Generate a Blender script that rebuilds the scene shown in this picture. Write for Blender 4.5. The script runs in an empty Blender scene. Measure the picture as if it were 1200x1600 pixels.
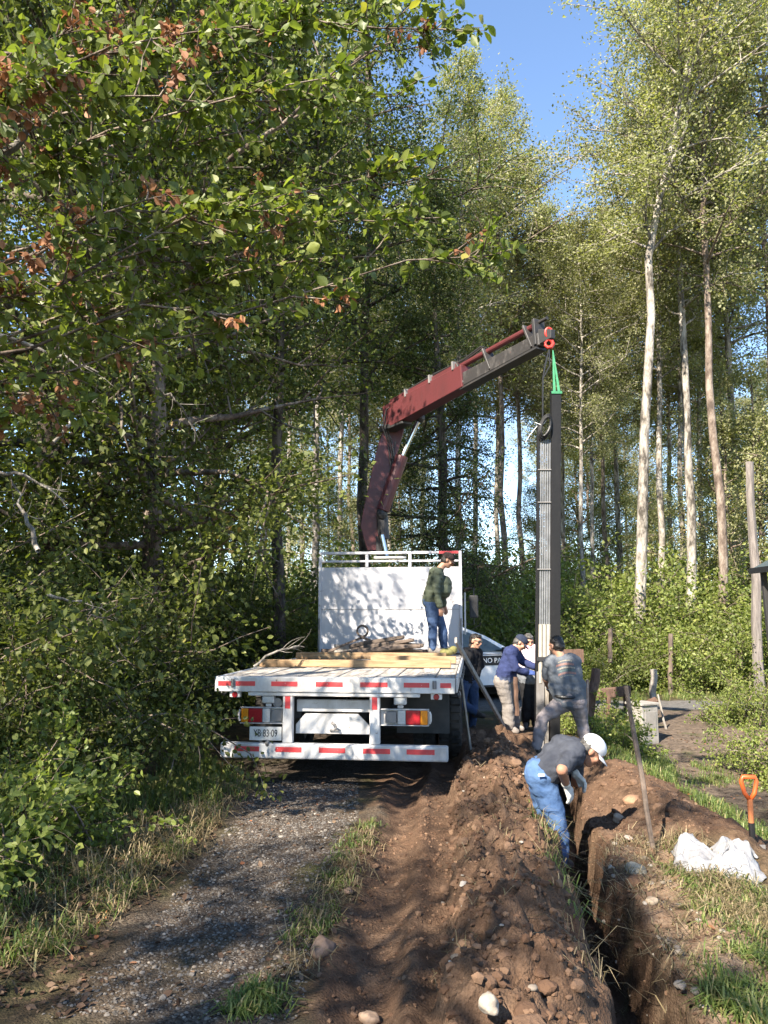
import bpy, bmesh, math, random
import numpy as np
from mathutils import Vector, Matrix, Quaternion

scene = bpy.context.scene
COL = scene.collection
PI = math.pi
R = math.radians

# ---------------------------------------------------------------- camera
CAM_H = 1.65
PITCH = R(7.74)
FPX = 1200.0                      # focal length in pixels of the 1200x1600 photograph
cam_d = bpy.data.cameras.new('camera')
cam = bpy.data.objects.new('camera', cam_d)
COL.objects.link(cam)
cam_d.sensor_fit = 'VERTICAL'
cam_d.sensor_height = 24.0
cam_d.lens = 24.0 * FPX / 1600.0
cam_d.clip_start = 0.05
cam_d.clip_end = 1000.0
cam.location = (0, 0, CAM_H)
cam.rotation_euler = (PI / 2 + PITCH, 0, 0)
scene.camera = cam

# ---------------------------------------------------------------- sky and sun
SUN = Vector((-0.43, -0.63, 0.645)).normalized()          # towards the sun
world = bpy.data.worlds.new('World')
scene.world = world
world.use_nodes = True
wn = world.node_tree.nodes
wl = world.node_tree.links
wn.clear()
w_out = wn.new('ShaderNodeOutputWorld')
w_bg = wn.new('ShaderNodeBackground')
w_sky = wn.new('ShaderNodeTexSky')
w_sky.sky_type = 'NISHITA'
w_sky.sun_disc = False
w_sky.sun_elevation = math.asin(SUN.z)
w_sky.sun_rotation = math.atan2(SUN.x, SUN.y)
w_sky.altitude = 900
w_sky.air_density = 1.0
w_sky.dust_density = 0.0
w_sky.ozone_density = 2.2
w_bg.inputs['Strength'].default_value = 0.088
wl.new(w_sky.outputs[0], w_bg.inputs['Color'])
wl.new(w_bg.outputs[0], w_out.inputs['Surface'])

sun_d = bpy.data.lights.new('sun', 'SUN')
sun_d.energy = 4.2
sun_d.angle = R(0.53)
sun_d.color = (1.0, 0.90, 0.75)
sun = bpy.data.objects.new('sun', sun_d)
COL.objects.link(sun)
sun.rotation_euler = SUN.to_track_quat('Z', 'Y').to_euler()
sun.location = SUN * 60

scene.view_settings.view_transform = 'Standard'
scene.view_settings.look = 'None'
scene.view_settings.exposure = 2.15
scene.view_settings.gamma = 1.0
scene.view_settings.use_curve_mapping = False
scene.render.engine = 'CYCLES'
cy = scene.cycles
cy.max_bounces = 5
cy.diffuse_bounces = 3
cy.glossy_bounces = 1
cy.transmission_bounces = 3
cy.transparent_max_bounces = 4
cy.caustics_reflective = False
cy.caustics_refractive = False
cy.sample_clamp_indirect = 4.0
cy.use_denoising = True

# ---------------------------------------------------------------- picture -> place
CP, SP = math.cos(PITCH), math.sin(PITCH)
def ray(px, py):
    dx = (px - 600.0) / FPX
    dy = (800.0 - py) / FPX
    return Vector((dx, CP - SP * dy, SP + CP * dy))
def U(px, py, Y):
    """point of the place seen at a pixel, at forward distance Y"""
    d = ray(px, py)
    p = d * (Y / d.y)
    p.z += CAM_H
    return p
def G(px, py, z=0.0):
    """point of the place seen at a pixel, at height z"""
    d = ray(px, py)
    p = d * ((z - CAM_H) / d.z)
    p.z += CAM_H
    return p

# ---------------------------------------------------------------- noise
def _hash(ix, iy, iz, seed):
    h = (ix.astype(np.int64) * 374761393 + iy.astype(np.int64) * 668265263 + iz.astype(np.int64) * 2147483647 + seed * 974634777) & 0xffffffff
    h = ((h ^ (h >> 13)) * 1274126177) & 0xffffffff
    h = (h ^ (h >> 16)) & 0xffffffff
    return h / 4294967295.0
def vnoise(x, y, z=None, seed=0):
    x = np.asarray(x, float); y = np.asarray(y, float)
    z = np.zeros_like(x) if z is None else np.asarray(z, float)
    ix, iy, iz = np.floor(x), np.floor(y), np.floor(z)
    fx, fy, fz = x - ix, y - iy, z - iz
    fx = fx * fx * (3 - 2 * fx); fy = fy * fy * (3 - 2 * fy); fz = fz * fz * (3 - 2 * fz)
    r = 0
    for a in (0, 1):
        for b in (0, 1):
            for c in (0, 1):
                w = (fx if a else 1 - fx) * (fy if b else 1 - fy) * (fz if c else 1 - fz)
                r = r + w * _hash(ix + a, iy + b, iz + c, seed)
    return r * 2 - 1
def fbm(x, y, z=None, seed=0, oct=4, gain=0.5):
    r, a, f = 0, 1.0, 1.0
    for k in range(oct):
        r = r + a * vnoise(np.asarray(x) * f, np.asarray(y) * f, None if z is None else np.asarray(z) * f, seed + k)
        a *= gain; f *= 2.03
    return r
def sstep(a, b, x):
    t = np.clip((x - a) / (b - a), 0, 1)
    return t * t * (3 - 2 * t)

# ---------------------------------------------------------------- objects and meshes
def link(o, parent=None):
    COL.objects.link(o)
    if parent is not None:
        o.parent = parent
    return o
def tag(o, label=None, cat=None, group=None, kind=None):
    if label: o['label'] = label
    if cat: o['category'] = cat; o['kind'] = kind or 'thing'
    if group: o['group'] = group
    if kind: o['kind'] = kind
    return o
def empty(name, loc=(0, 0, 0), rz=0.0, label=None, cat=None, group=None):
    o = bpy.data.objects.new(name, None)
    o.empty_display_size = 0.2
    link(o)
    o.location = loc
    o.rotation_euler = (0, 0, rz)
    return tag(o, label, cat, group)
def obj(name, me, mat=None, parent=None):
    o = bpy.data.objects.new(name, me)
    if mat is not None and len(me.materials) == 0:
        me.materials.append(mat)
    return link(o, parent)
def copy_tree(o, parent=None):
    c = o.copy()
    link(c)
    c.parent = parent
    for ch in o.children:
        copy_tree(ch, c)
    return c
def fastmesh(name, V, F, smooth=False, attrs=None):
    V = np.ascontiguousarray(V, dtype=np.float32); F = np.ascontiguousarray(F, dtype=np.int32)
    m, k = F.shape
    me = bpy.data.meshes.new(name)
    me.vertices.add(len(V)); me.vertices.foreach_set('co', V.ravel())
    me.loops.add(m * k); me.loops.foreach_set('vertex_index', F.ravel())
    me.polygons.add(m); me.polygons.foreach_set('loop_start', np.arange(0, m * k, k, dtype=np.int32))
    me.polygons.foreach_set('use_smooth', np.full(m, smooth, dtype=bool))
    me.update(calc_edges=True)
    for n, v in (attrs or {}).items():
        a = me.attributes.new(n, 'FLOAT', 'POINT')
        a.data.foreach_set('value', np.ascontiguousarray(v, dtype=np.float32))
    return me

class MB:
    """collects simple solids; build() links them as one mesh object"""
    def __init__(s): s.v = []; s.f = []
    def add(s, vs, fs):
        b = len(s.v)
        s.v += [tuple(v) for v in vs]
        s.f += [tuple(b + i for i in f) for f in fs]
        return s
    def box(s, x0, x1, y0, y1, z0, z1):
        return s.add([(x0, y0, z0), (x1, y0, z0), (x1, y1, z0), (x0, y1, z0), (x0, y0, z1), (x1, y0, z1), (x1, y1, z1), (x0, y1, z1)],
                     [(3, 2, 1, 0), (4, 5, 6, 7), (0, 1, 5, 4), (1, 2, 6, 5), (2, 3, 7, 6), (3, 0, 4, 7)])
    def beam(s, P, Q, w0, h0, w1=None, h1=None, up=(0, 0, 1)):
        P, Q = Vector(P), Vector(Q)
        w1 = w0 if w1 is None else w1; h1 = h0 if h1 is None else h1
        d = (Q - P).normalized(); up = Vector(up)
        x = d.cross(up).normalized(); u = x.cross(d).normalized()
        vs = []
        for C, w, h in ((P, w0, h0), (Q, w1, h1)):
            vs += [C - x * w / 2 - u * h / 2, C + x * w / 2 - u * h / 2, C + x * w / 2 + u * h / 2, C - x * w / 2 + u * h / 2]
        return s.add(vs, [(0, 1, 2, 3), (7, 6, 5, 4), (4, 5, 1, 0), (5, 6, 2, 1), (6, 7, 3, 2), (7, 4, 0, 3)])
    def tube(s, pts, rad, n=8, cap=True):
        V, F = tube_arrays([Vector(p) for p in pts], rad, n)
        b = len(s.v)
        s.v += [tuple(v) for v in V]; s.f += [tuple(b + i for i in f) for f in F]
        if cap:
            s.f.append(tuple(b + i for i in range(n - 1, -1, -1)))
            k = len(V) - n
            s.f.append(tuple(b + k + i for i in range(n)))
        return s
    def prism(s, poly, axis, a, b):
        """polygon in the two other axes, extruded along axis from a to b"""
        n = len(poly); vs = []
        for t in (a, b):
            for p, q in poly:
                vs.append({'x': (t, p, q), 'y': (p, t, q), 'z': (p, q, t)}[axis])
        return s.add(vs, [tuple(range(n)), tuple(range(2 * n - 1, n - 1, -1))] + [(i, i + n, (i + 1) % n + n, (i + 1) % n) for i in range(n)])
    def ell(s, c, r, n=12, m=8, M=None):
        vs = []; c = Vector(c)
        for j in range(m + 1):
            th = PI * j / m
            for i in range(n):
                ph = 2 * PI * i / n
                v = Vector((r[0] * math.sin(th) * math.cos(ph), r[1] * math.sin(th) * math.sin(ph), r[2] * math.cos(th)))
                if M is not None: v = M @ v
                vs.append(c + v)
        fs = []
        for j in range(m):
            for i in range(n):
                k = (i + 1) % n
                fs.append((j * n + i, (j + 1) * n + i, (j + 1) * n + k, j * n + k))
        return s.add(vs, fs)
    def capsule(s, a, ra, b, rb, n=10):
        a, b = Vector(a), Vector(b)
        s.ell(a, (ra, ra, ra), n, 6); s.ell(b, (rb, rb, rb), n, 6)
        if (b - a).length > 1e-4: s.tube([a, b], [ra, rb], n)
        return s
    def mesh(s, name, bevel=0.0, seg=1, smooth=False):
        me = bpy.data.meshes.new(name)
        me.from_pydata(s.v, [], s.f)
        bm = bmesh.new(); bm.from_mesh(me)
        bmesh.ops.recalc_face_normals(bm, faces=bm.faces)
        if bevel > 0:
            es = [e for e in bm.edges if len(e.link_faces) == 2 and e.calc_face_angle(0) > 0.5]
            bmesh.ops.bevel(bm, geom=es, offset=bevel, segments=seg, affect='EDGES', clamp_overlap=True, profile=0.5)
        bm.to_mesh(me); bm.free()
        if smooth: me.shade_smooth()
        return me
    def build(s, name, mat, parent=None, bevel=0.0, seg=1, smooth=False):
        return obj(name, s.mesh(name, bevel, seg, smooth), mat, parent)

def tube_arrays(pts, rad, n):
    k = len(pts)
    if not hasattr(rad, '__len__'): rad = [rad] * k
    T = []
    for i in range(k):
        a = pts[max(i - 1, 0)]; b = pts[min(i + 1, k - 1)]
        d = b - a
        T.append(d.normalized() if d.length > 1e-9 else Vector((0, 0, 1)))
    ref = Vector((1, 0, 0)) if abs(T[0].x) < 0.8 else Vector((0, 1, 0))
    V = []
    x = (ref - T[0] * ref.dot(T[0])).normalized()
    for i in range(k):
        x = x - T[i] * x.dot(T[i])
        x = x.normalized() if x.length > 1e-6 else T[i].orthogonal().normalized()
        y = T[i].cross(x)
        for j in range(n):
            a = 2 * PI * j / n
            V.append(pts[i] + (x * math.cos(a) + y * math.sin(a)) * rad[i])
    F = []
    for i in range(k - 1):
        for j in range(n):
            l = (j + 1) % n
            F.append((i * n + j, i * n + l, (i + 1) * n + l, (i + 1) * n + j))
    return V, F

# ---------------------------------------------------------------- materials
def new_mat(name):
    m = bpy.data.materials.new(name); m.use_nodes = True
    nt = m.node_tree; nt.nodes.clear()
    out = nt.nodes.new('ShaderNodeOutputMaterial')
    return m, nt, out
def N(nt, typ, **kw):
    n = nt.nodes.new(typ)
    for k, v in kw.items():
        if k.startswith('i_'):
            key = k[2:]
            n.inputs[int(key) if key.isdigit() else key.replace('_', ' ')].default_value = v
        else: setattr(n, k, v)
    return n
def ramp(nt, stops, interp='LINEAR'):
    n = nt.nodes.new('ShaderNodeValToRGB'); n.color_ramp.interpolation = interp
    e = n.color_ramp.elements
    while len(e) > 1: e.remove(e[-1])
    e[0].position = stops[0][0]; e[0].color = (*stops[0][1], 1)
    for p, c in stops[1:]:
        x = e.new(p); x.color = (*c, 1)
    return n
def simple(name, c0, c1=None, scale=6.0, rough=0.6, metal=0.0, spec=0.4, bump=0.0, bscale=40.0, detail=6.0, lo=0.35, hi=0.65, stretch=None, coat=0.0):
    """noise-mottled principled material in object space"""
    m, nt, out = new_mat(name)
    b = N(nt, 'ShaderNodeBsdfPrincipled', i_Roughness=rough, i_Metallic=metal)
    b.inputs['Specular IOR Level'].default_value = spec
    b.inputs['Coat Weight'].default_value = coat
    tc = N(nt, 'ShaderNodeTexCoord')
    src = tc.outputs['Object']
    if stretch:
        mp = N(nt, 'ShaderNodeMapping'); mp.inputs['Scale'].default_value = stretch
        nt.links.new(src, mp.inputs[0]); src = mp.outputs[0]
    nz = N(nt, 'ShaderNodeTexNoise', i_Scale=scale, i_Detail=detail, i_Roughness=0.62)
    nt.links.new(src, nz.inputs['Vector'])
    rp = ramp(nt, [(lo, c0), (hi, c1 if c1 else c0)])
    nt.links.new(nz.outputs[0], rp.inputs[0]); nt.links.new(rp.outputs[0], b.inputs['Base Color'])
    if bump:
        n2 = N(nt, 'ShaderNodeTexNoise', i_Scale=bscale, i_Detail=5.0); nt.links.new(src, n2.inputs['Vector'])
        bp = N(nt, 'ShaderNodeBump', i_Strength=1.0, i_Distance=bump); nt.links.new(n2.outputs[0], bp.inputs['Height'])
        nt.links.new(bp.outputs[0], b.inputs['Normal'])
    nt.links.new(b.outputs[0], out.inputs[0])
    return m
def leaf_mat(name, stops, trans=(1.35, 1.5, 0.55), tw=0.35, rough=0.5, spec=0.3, objvar=0.25):
    m, nt, out = new_mat(name)
    at = N(nt, 'ShaderNodeAttribute', attribute_name='rnd')
    oi = N(nt, 'ShaderNodeObjectInfo')
    rp = ramp(nt, stops)
    nt.links.new(at.outputs['Fac'], rp.inputs[0])
    hsv = N(nt, 'ShaderNodeHueSaturation')
    mr = N(nt, 'ShaderNodeMapRange'); mr.inputs[3].default_value = 1 - objvar; mr.inputs[4].default_value = 1 + objvar
    nt.links.new(oi.outputs['Random'], mr.inputs[0]); nt.links.new(mr.outputs[0], hsv.inputs['Value'])
    nt.links.new(rp.outputs[0], hsv.inputs['Color'])
    b = N(nt, 'ShaderNodeBsdfPrincipled', i_Roughness=rough); b.inputs['Specular IOR Level'].default_value = spec
    nt.links.new(hsv.outputs[0], b.inputs['Base Color'])
    mul = N(nt, 'ShaderNodeMix', data_type='RGBA', blend_type='MULTIPLY'); mul.inputs[0].default_value = 1.0
    mul.inputs[7].default_value = (*trans, 1)
    nt.links.new(hsv.outputs[0], mul.inputs[6])
    t = N(nt, 'ShaderNodeBsdfTranslucent'); nt.links.new(mul.outputs[2], t.inputs[0])
    mx = N(nt, 'ShaderNodeMixShader'); mx.inputs[0].default_value = tw
    nt.links.new(b.outputs[0], mx.inputs[1]); nt.links.new(t.outputs[0], mx.inputs[2])
    nt.links.new(mx.outputs[0], out.inputs[0])
    return m
# ================================================================ GROUND
def wl_line(pts, z=0.0):
    """picture points -> (Y, x) arrays of a line on the ground"""
    q = sorted(((G(a, b, z).y, G(a, b, z).x) for a, b in pts))
    return np.array([p[0] for p in q]), np.array([p[1] for p in q])
TR_Y = np.array([1.0, 3.4, 5.2, 6.5, 8.3, 10.3]); TR_X = np.array([0.86, 1.10, 1.30, 1.50, 1.86, 2.22])   # trench centre line
GR_LY = np.array([1.5, 3.4, 5.0, 7.3, 12, 20]); GR_LX = np.array([-1.15, -1.25, -1.45, -1.62, -1.5, -0.9])      # gravel, left edge
GR_RX = np.array([-0.35, -0.36, -0.34, -0.20, 0.2, 1.0])                                                          # gravel, right edge
MD_LX = np.array([0.05, 0.22, 0.40, 0.62, 1.05, 1.9])                                                           # spoil mound, left foot
def base_h(x, y):
    h = -0.022 * np.clip(y - 7.0, 0, 12) - 0.004 * np.clip(y - 19, 0, 200)
    bank = sstep(2.55, 3.5, x - 0.06 * (y - 6)) * sstep(13.0, 9.0, y)
    h = h - 0.26 * bank * sstep(1.0, 4.0, y)
    h = h + 0.05 * fbm(x * 0.35, y * 0.35, seed=3, oct=3)
    # verge on the left rises under the thicket
    lx = np.interp(y, GR_LY, GR_LX)
    h = h + 0.16 * sstep(0.1, 1.4, lx - x)
    return h
def heights(x, y):
    h = base_h(x, y)
    tc = np.interp(y, TR_Y, TR_X) + 0.05 * vnoise(y * 1.7, y * 0.0, seed=21)
    lx = np.interp(y, GR_LY, GR_LX); rx = np.interp(y, GR_LY, GR_RX); ml = np.interp(y, GR_LY, MD_LX) + 0.05 * fbm(y * 2.2, y * 0, seed=9, oct=3)
    fade = sstep(11.2, 9.6, y)
    # wheel ruts in the soft soil between the gravel and the mound
    sc = (rx + ml) / 2
    u = x - sc
    rut = -0.055 * np.exp(-((u + 0.02) / 0.14) ** 2) + 0.05 * np.exp(-((u - 0.17) / 0.06) ** 2) + 0.028 * np.exp(-((u + 0.22) / 0.06) ** 2)
    tread = 0.004 * np.clip(0.6 + vnoise(x * 2, y * 1.3, seed=77), 0, 1) * np.sin((y + 0.45 * np.abs(u + 0.02)) * 78 + 2.0 * vnoise(x * 3, y * 3, seed=78)) * np.exp(-((u + 0.02) / 0.12) ** 2)
    soil = sstep(rx - 0.02, rx + 0.16, x) * sstep(ml + 0.1, ml - 0.04, x)
    h = h + (rut + tread) * soil * fade
    h = h + 0.011 * fbm(x * 5, y * 5, seed=33, oct=4) * soil
    # spoil mound left of the trench
    tl = tc - 0.17
    w = np.clip((x - ml) / np.maximum(tl - ml, 0.15), 0, 1)
    prof = np.interp(w, [0, 0.07, 0.22, 0.5, 0.82, 1.0], [0, 0.58, 0.92, 1.0, 0.66, 0.12])
    mh = 0.27 + 0.07 * vnoise(y * 0.9, y * 0, seed=5)
    inm = ((x > ml) & (x < tl + 0.02))
    lump = fbm(x * 4.2, y * 4.2, seed=40, oct=5, gain=0.55)
    ridg = 1 - np.abs(fbm(x * 7, y * 7, seed=44, oct=4))
    h = h + np.where(inm, fade * prof * (mh + 0.10 * lump + 0.08 * (ridg - 0.7)), 0)
    h = h + np.where(inm, fade * 0.030 * fbm(x * 16, y * 16, seed=47, oct=3, gain=0.6), 0)
    # trench
    d = np.abs(x - tc)
    hw = 0.115 + 0.025 * vnoise(y * 2.6, y * 0, seed=15) + 0.012 * vnoise(y * 9, x * 0, seed=16)
    depth = (0.62 + 0.05 * vnoise(y * 1.1, y * 0, seed=17)) * sstep(10.9, 10.2, y)
    side = np.where(x > tc, 0.075, 0.05)
    cut = 1 - sstep(hw - 0.03, hw + side, d + 0.02 * fbm(x * 8, y * 8, seed=51, oct=3))
    h = h - depth * cut
    # pit where the two men dig and set the post
    pit = np.exp(-(((x - 1.95) / 0.42) ** 2 + ((y - 7.3) / 1.0) ** 2))
    h = h - 0.16 * pit
    # rough right-hand bank with a low spoil ridge
    rb = sstep(0.0, 0.12, x - tc - hw)
    rid = np.exp(-((x - (2.35 + 0.02 * (y - 6))) / 0.30) ** 2) * sstep(4.6, 5.8, y) * sstep(9.4, 8.2, y)
    h = h + rb * fade * (0.17 * rid + 0.045 * fbm(x * 3.4, y * 3.4, seed=60, oct=5, gain=0.6) * sstep(4.5, 2.4, x))
    # small scale everywhere close by
    nearw = sstep(18, 9, y)
    h = h + nearw * 0.010 * fbm(x * 9, y * 9, seed=70, oct=3)
    return h
def masks(x, y):
    tc = np.interp(y, TR_Y, TR_X)
    e = 0.13 * fbm(x * 2.5, y * 2.5, seed=80, oct=4)
    lx = np.interp(y, GR_LY, GR_LX); rx = np.interp(y, GR_LY, GR_RX); ml = np.interp(y, GR_LY, MD_LX)
    gravel = sstep(lx - 0.15, lx + 0.45, x + 2.0 * e) * sstep(rx + 0.12, rx - 0.3, x + 2.0 * e)
    fade = sstep(15.5, 13.0, y)
    soil = sstep(rx - 0.05, rx + 0.2, x + e) * sstep(tc + 0.32, tc + 0.16, x + e) * sstep(13.5, 11.5, y)
    rim = np.exp(-((x - 2.5) / 0.55) ** 2) * sstep(5.0, 6.0, y) * sstep(10, 8.6, y)
    soil = np.maximum(soil, np.clip(rim * 1.3 + e, 0, 1))
    soil = np.maximum(soil, sstep(1.6, 0.8, np.hypot((x - 1.9) / 0.9, (y - 8.6) / 2.3)))
    bank = sstep(tc + 0.05, tc + 0.3, x) * sstep(10.0, 8.6, y)
    bank = bank * sstep(2.35, 1.75, x + 1.5 * e - 0.05 * (y - 3.4))
    drive = sstep(2.9, 3.5, x + e) * sstep(16.3, 15.0, y + e) * sstep(7.0, 8.8, y + e)
    road = sstep(15.2, 15.7, y + 0.5 * e - 0.05 * (x - 4)) * sstep(18.4, 17.9, y + 0.5 * e + 0.10 * (x - 4))
    road = road * sstep(-2.0, 1.0, x)
    return gravel * sstep(17, 15, y), soil, bank, drive, road

def build_ground():
    xs = np.concatenate([np.arange(-60, -8, 2.0), np.arange(-8, -3.2, 0.12), np.arange(-3.2, -0.3, 0.04), np.arange(-0.3, 3.2, 0.022), np.arange(3.2, 7.0, 0.05), np.arange(7, 12, 0.25), np.arange(12, 70, 2.5)])
    ys = np.concatenate([np.arange(-25, 1.6, 1.2), np.arange(1.6, 2.8, 0.12), np.arange(2.8, 7.0, 0.021), np.arange(7.0, 11.5, 0.036), np.arange(11.5, 19, 0.09), np.arange(19, 30, 0.6), np.arange(30, 260, 6)])
    X, Y = np.meshgrid(xs, ys)
    H = heights(X, Y)
    gm, sm, bm_, dm, rm = masks(X, Y)
    H = H + 0.012 * rm * sstep(14, 15.5, Y)
    nx, ny = len(xs), len(ys)
    V = np.stack([X.ravel(), Y.ravel(), H.ravel()], 1)
    I = np.arange(nx * ny).reshape(ny, nx)
    F = np.stack([I[:-1, :-1], I[:-1, 1:], I[1:, 1:], I[1:, :-1]], -1).reshape(-1, 4)
    def fc(A): return ((A[:-1, :-1] + A[1:, 1:]) / 2).ravel()
    cx, cyy = fc(X), fc(Y)
    tcx = np.interp(cyy, TR_Y, TR_X); rx = np.interp(cyy, GR_LY, GR_RX); ml = np.interp(cyy, GR_LY, MD_LX)
    reg = np.zeros(len(F), int)
    reg[fc(gm) > 0.5] = 1
    near = (cyy > 1.6) & (cyy < 11.3)
    reg[near & (fc(gm) <= 0.5) & (cx > rx) & (cx < ml)] = 2
    reg[near & (cx >= ml) & (cx < tcx - 0.19)] = 3
    reg[(cyy > 1.6) & (cyy < 10.8) & (np.abs(cx - tcx) <= 0.19)] = 4
    reg[fc(rm) > 0.5] = 5
    reg[fc(dm) > 0.5] = np.where(reg[fc(dm) > 0.5] == 0, 6, reg[fc(dm) > 0.5])
    names = ['ground', 'gravel_track', 'soil_path', 'soil_mound', 'trench', 'road', 'dirt_driveway']
    labels = ['leafy ground with grass and dry litter', 'grey gravel track leading to the flatbed truck', 'strip of brown soil with tyre ruts beside the gravel', 'heap of loose red-brown soil along the trench', 'narrow dug trench in brown soil', 'grey road crossing behind the men', 'dappled dirt driveway beside the road']
    at = dict(gravel=gm.ravel(), soil=sm.ravel(), bank=bm_.ravel(), drive=dm.ravel(), road=rm.ravel())
    for k, nm in enumerate(names):
        f = F[reg == k]
        if len(f) == 0: continue
        used, inv = np.unique(f.ravel(), return_inverse=True)
        me = fastmesh(nm, V[used], inv.reshape(-1, 4), True, {n: a[used] for n, a in at.items()})
        o = obj(nm, me, MAT['ground']); tag(o, labels[k], None, None, 'structure')

def ground_material():
    m, nt, out = new_mat('earth')
    L = nt.links.new
    b = N(nt, 'ShaderNodeBsdfPrincipled', i_Roughness=0.93); b.inputs['Specular IOR Level'].default_value = 0.15
    geo = N(nt, 'ShaderNodeNewGeometry'); pos = geo.outputs['Position']
    def nz(scale, detail=6.0, rough=0.6):
        n = N(nt, 'ShaderNodeTexNoise', i_Scale=scale, i_Detail=detail, i_Roughness=rough); L(pos, n.inputs['Vector']); return n.outputs[0]
    def mixc(f, a, c):
        x = N(nt, 'ShaderNodeMix', data_type='RGBA')
        if isinstance(f, float): x.inputs[0].default_value = f
        else: L(f, x.inputs[0])
        for i, v in ((6, a), (7, c)):
            if isinstance(v, tuple): x.inputs[i].default_value = (*v, 1)
            else: L(v, x.inputs[i])
        return x.outputs[2]
    def at(n): return N(nt, 'ShaderNodeAttribute', attribute_name=n).outputs['Fac']
    n1, n2, n3 = nz(1.3), nz(9.0, 8.0, 0.7), nz(46.0, 4.0)
    def rp(f, *st):
        r = ramp(nt, list(st)); L(f, r.inputs[0]); return r.outputs[0]
    litter = mixc(rp(n2, (0.42, (0, 0, 0)), (0.6, (1, 1, 1))), (0.060, 0.044, 0.026), (0.125, 0.088, 0.052))
    litter = mixc(rp(n1, (0.45, (0, 0, 0)), (0.62, (1, 1, 1))), litter, (0.062, 0.066, 0.026))
    vor = N(nt, 'ShaderNodeTexVoronoi', i_Scale=85.0, i_Randomness=1.0); L(pos, vor.inputs['Vector'])
    vc = N(nt, 'ShaderNodeSeparateColor'); L(vor.outputs['Color'], vc.inputs[0])
    stone = rp(vc.outputs[0], (0.0, (0.044, 0.034, 0.027)), (0.6, (0.090, 0.073, 0.059)), (1.0, (0.19, 0.16, 0.13)))
    grav = mixc(rp(n2, (0.45, (0, 0, 0)), (0.72, (0.75, 0.75, 0.75))), stone, (0.070, 0.048, 0.034))
    grav = mixc(rp(n1, (0.5, (0, 0, 0)), (0.75, (0.6, 0.6, 0.6))), grav, (0.10, 0.062, 0.040))
    soil = mixc(rp(n2, (0.35, (0, 0, 0)), (0.66, (1, 1, 1))), (0.076, 0.045, 0.029), (0.190, 0.122, 0.080))
    soil = mixc(rp(n1, (0.40, (0, 0, 0)), (0.64, (0.7, 0.7, 0.7))), soil, (0.115, 0.066, 0.041))
    bank = mixc(rp(n2, (0.38, (0, 0, 0)), (0.62, (1, 1, 1))), (0.135, 0.085, 0.055), (0.30, 0.215, 0.150))
    drive = mixc(rp(n2, (0.38, (0, 0, 0)), (0.62, (1, 1, 1))), (0.085, 0.066, 0.052), (0.19, 0.145, 0.11))
    drive = mixc(rp(n1, (0.55, (0, 0, 0)), (0.62, (0.7, 0.7, 0.7))), drive, (0.075, 0.085, 0.032))
    road = mixc(rp(n2, (0.35, (0, 0, 0)), (0.7, (1, 1, 1))), (0.11, 0.105, 0.10), (0.21, 0.20, 0.19))
    c = litter
    for n, col in (('bank', bank), ('drive', drive), ('road', road), ('soil', soil), ('gravel', grav)):
        c = mixc(at(n), c, col)
    c2 = mixc(rp(n3, (0.35, (0.55, 0.55, 0.55)), (0.65, (1.25, 1.25, 1.25))), (0, 0, 0), c)
    x = N(nt, 'ShaderNodeMix', data_type='RGBA', blend_type='MULTIPLY'); x.inputs[0].default_value = 1.0
    L(c, x.inputs[6]); L(rp(n3, (0.3, (0.62, 0.62, 0.62)), (0.7, (1.0, 1.0, 1.0))), x.inputs[7])
    L(x.outputs[2], b.inputs['Base Color'])
    bp = N(nt, 'ShaderNodeBump', i_Strength=1.0, i_Distance=0.02); L(n2, bp.inputs['Height'])
    bp2 = N(nt, 'ShaderNodeBump', i_Strength=0.9, i_Distance=0.008); L(n3, bp2.inputs['Height']); L(bp.outputs[0], bp2.inputs['Normal'])
    bp3 = N(nt, 'ShaderNodeBump', i_Strength=0.8, i_Distance=0.007, invert=True); L(vor.outputs['Distance'], bp3.inputs['Height']); L(bp2.outputs[0], bp3.inputs['Normal'])
    L(bp3.outputs[0], b.inputs['Normal'])
    L(b.outputs[0], out.inputs[0])
    return m
MAT = {}
MAT['ground'] = ground_material()
build_ground()
def hz(x, y):
    return float(heights(np.array([x]), np.array([y]))[0])
# ================================================================ PLANTS
G3 = lambda *s: [(p, c) for p, c in s]
MAT['leaf_tall'] = leaf_mat('leaf_olive', [(0, (0.150, 0.160, 0.080)), (0.5, (0.235, 0.236, 0.122)), (0.85, (0.32, 0.31, 0.165)), (0.95, (0.32, 0.25, 0.10)), (1, (0.33, 0.19, 0.08))], tw=0.42, spec=0.35, rough=0.5)
MAT['leaf_dark'] = leaf_mat('leaf_dark_green', [(0, (0.036, 0.054, 0.018)), (0.6, (0.065, 0.088, 0.026)), (1, (0.115, 0.13, 0.040))], tw=0.32, spec=0.3)
MAT['leaf_mid'] = leaf_mat('leaf_mid_green', [(0, (0.056, 0.074, 0.020)), (0.55, (0.102, 0.122, 0.032)), (0.89, (0.170, 0.180, 0.050)), (0.94, (0.24, 0.16, 0.055)), (1, (0.2, 0.095, 0.045))], tw=0.40, spec=0.3)
MAT['leaf_fresh'] = leaf_mat('leaf_fresh_green', [(0, (0.100, 0.132, 0.034)), (0.6, (0.165, 0.198, 0.048)), (0.95, (0.24, 0.245, 0.07)), (1, (0.32, 0.23, 0.07))], tw=0.40, spec=0.4)
MAT['leaf_oak'] = leaf_mat('leaf_oak_green', [(0, (0.085, 0.115, 0.028)), (0.5, (0.145, 0.180, 0.044)), (0.90, (0.225, 0.245, 0.062)), (0.96, (0.30, 0.22, 0.05)), (1, (0.34, 0.13, 0.04))], tw=0.42, spec=0.35, rough=0.45, objvar=0.15)
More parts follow.
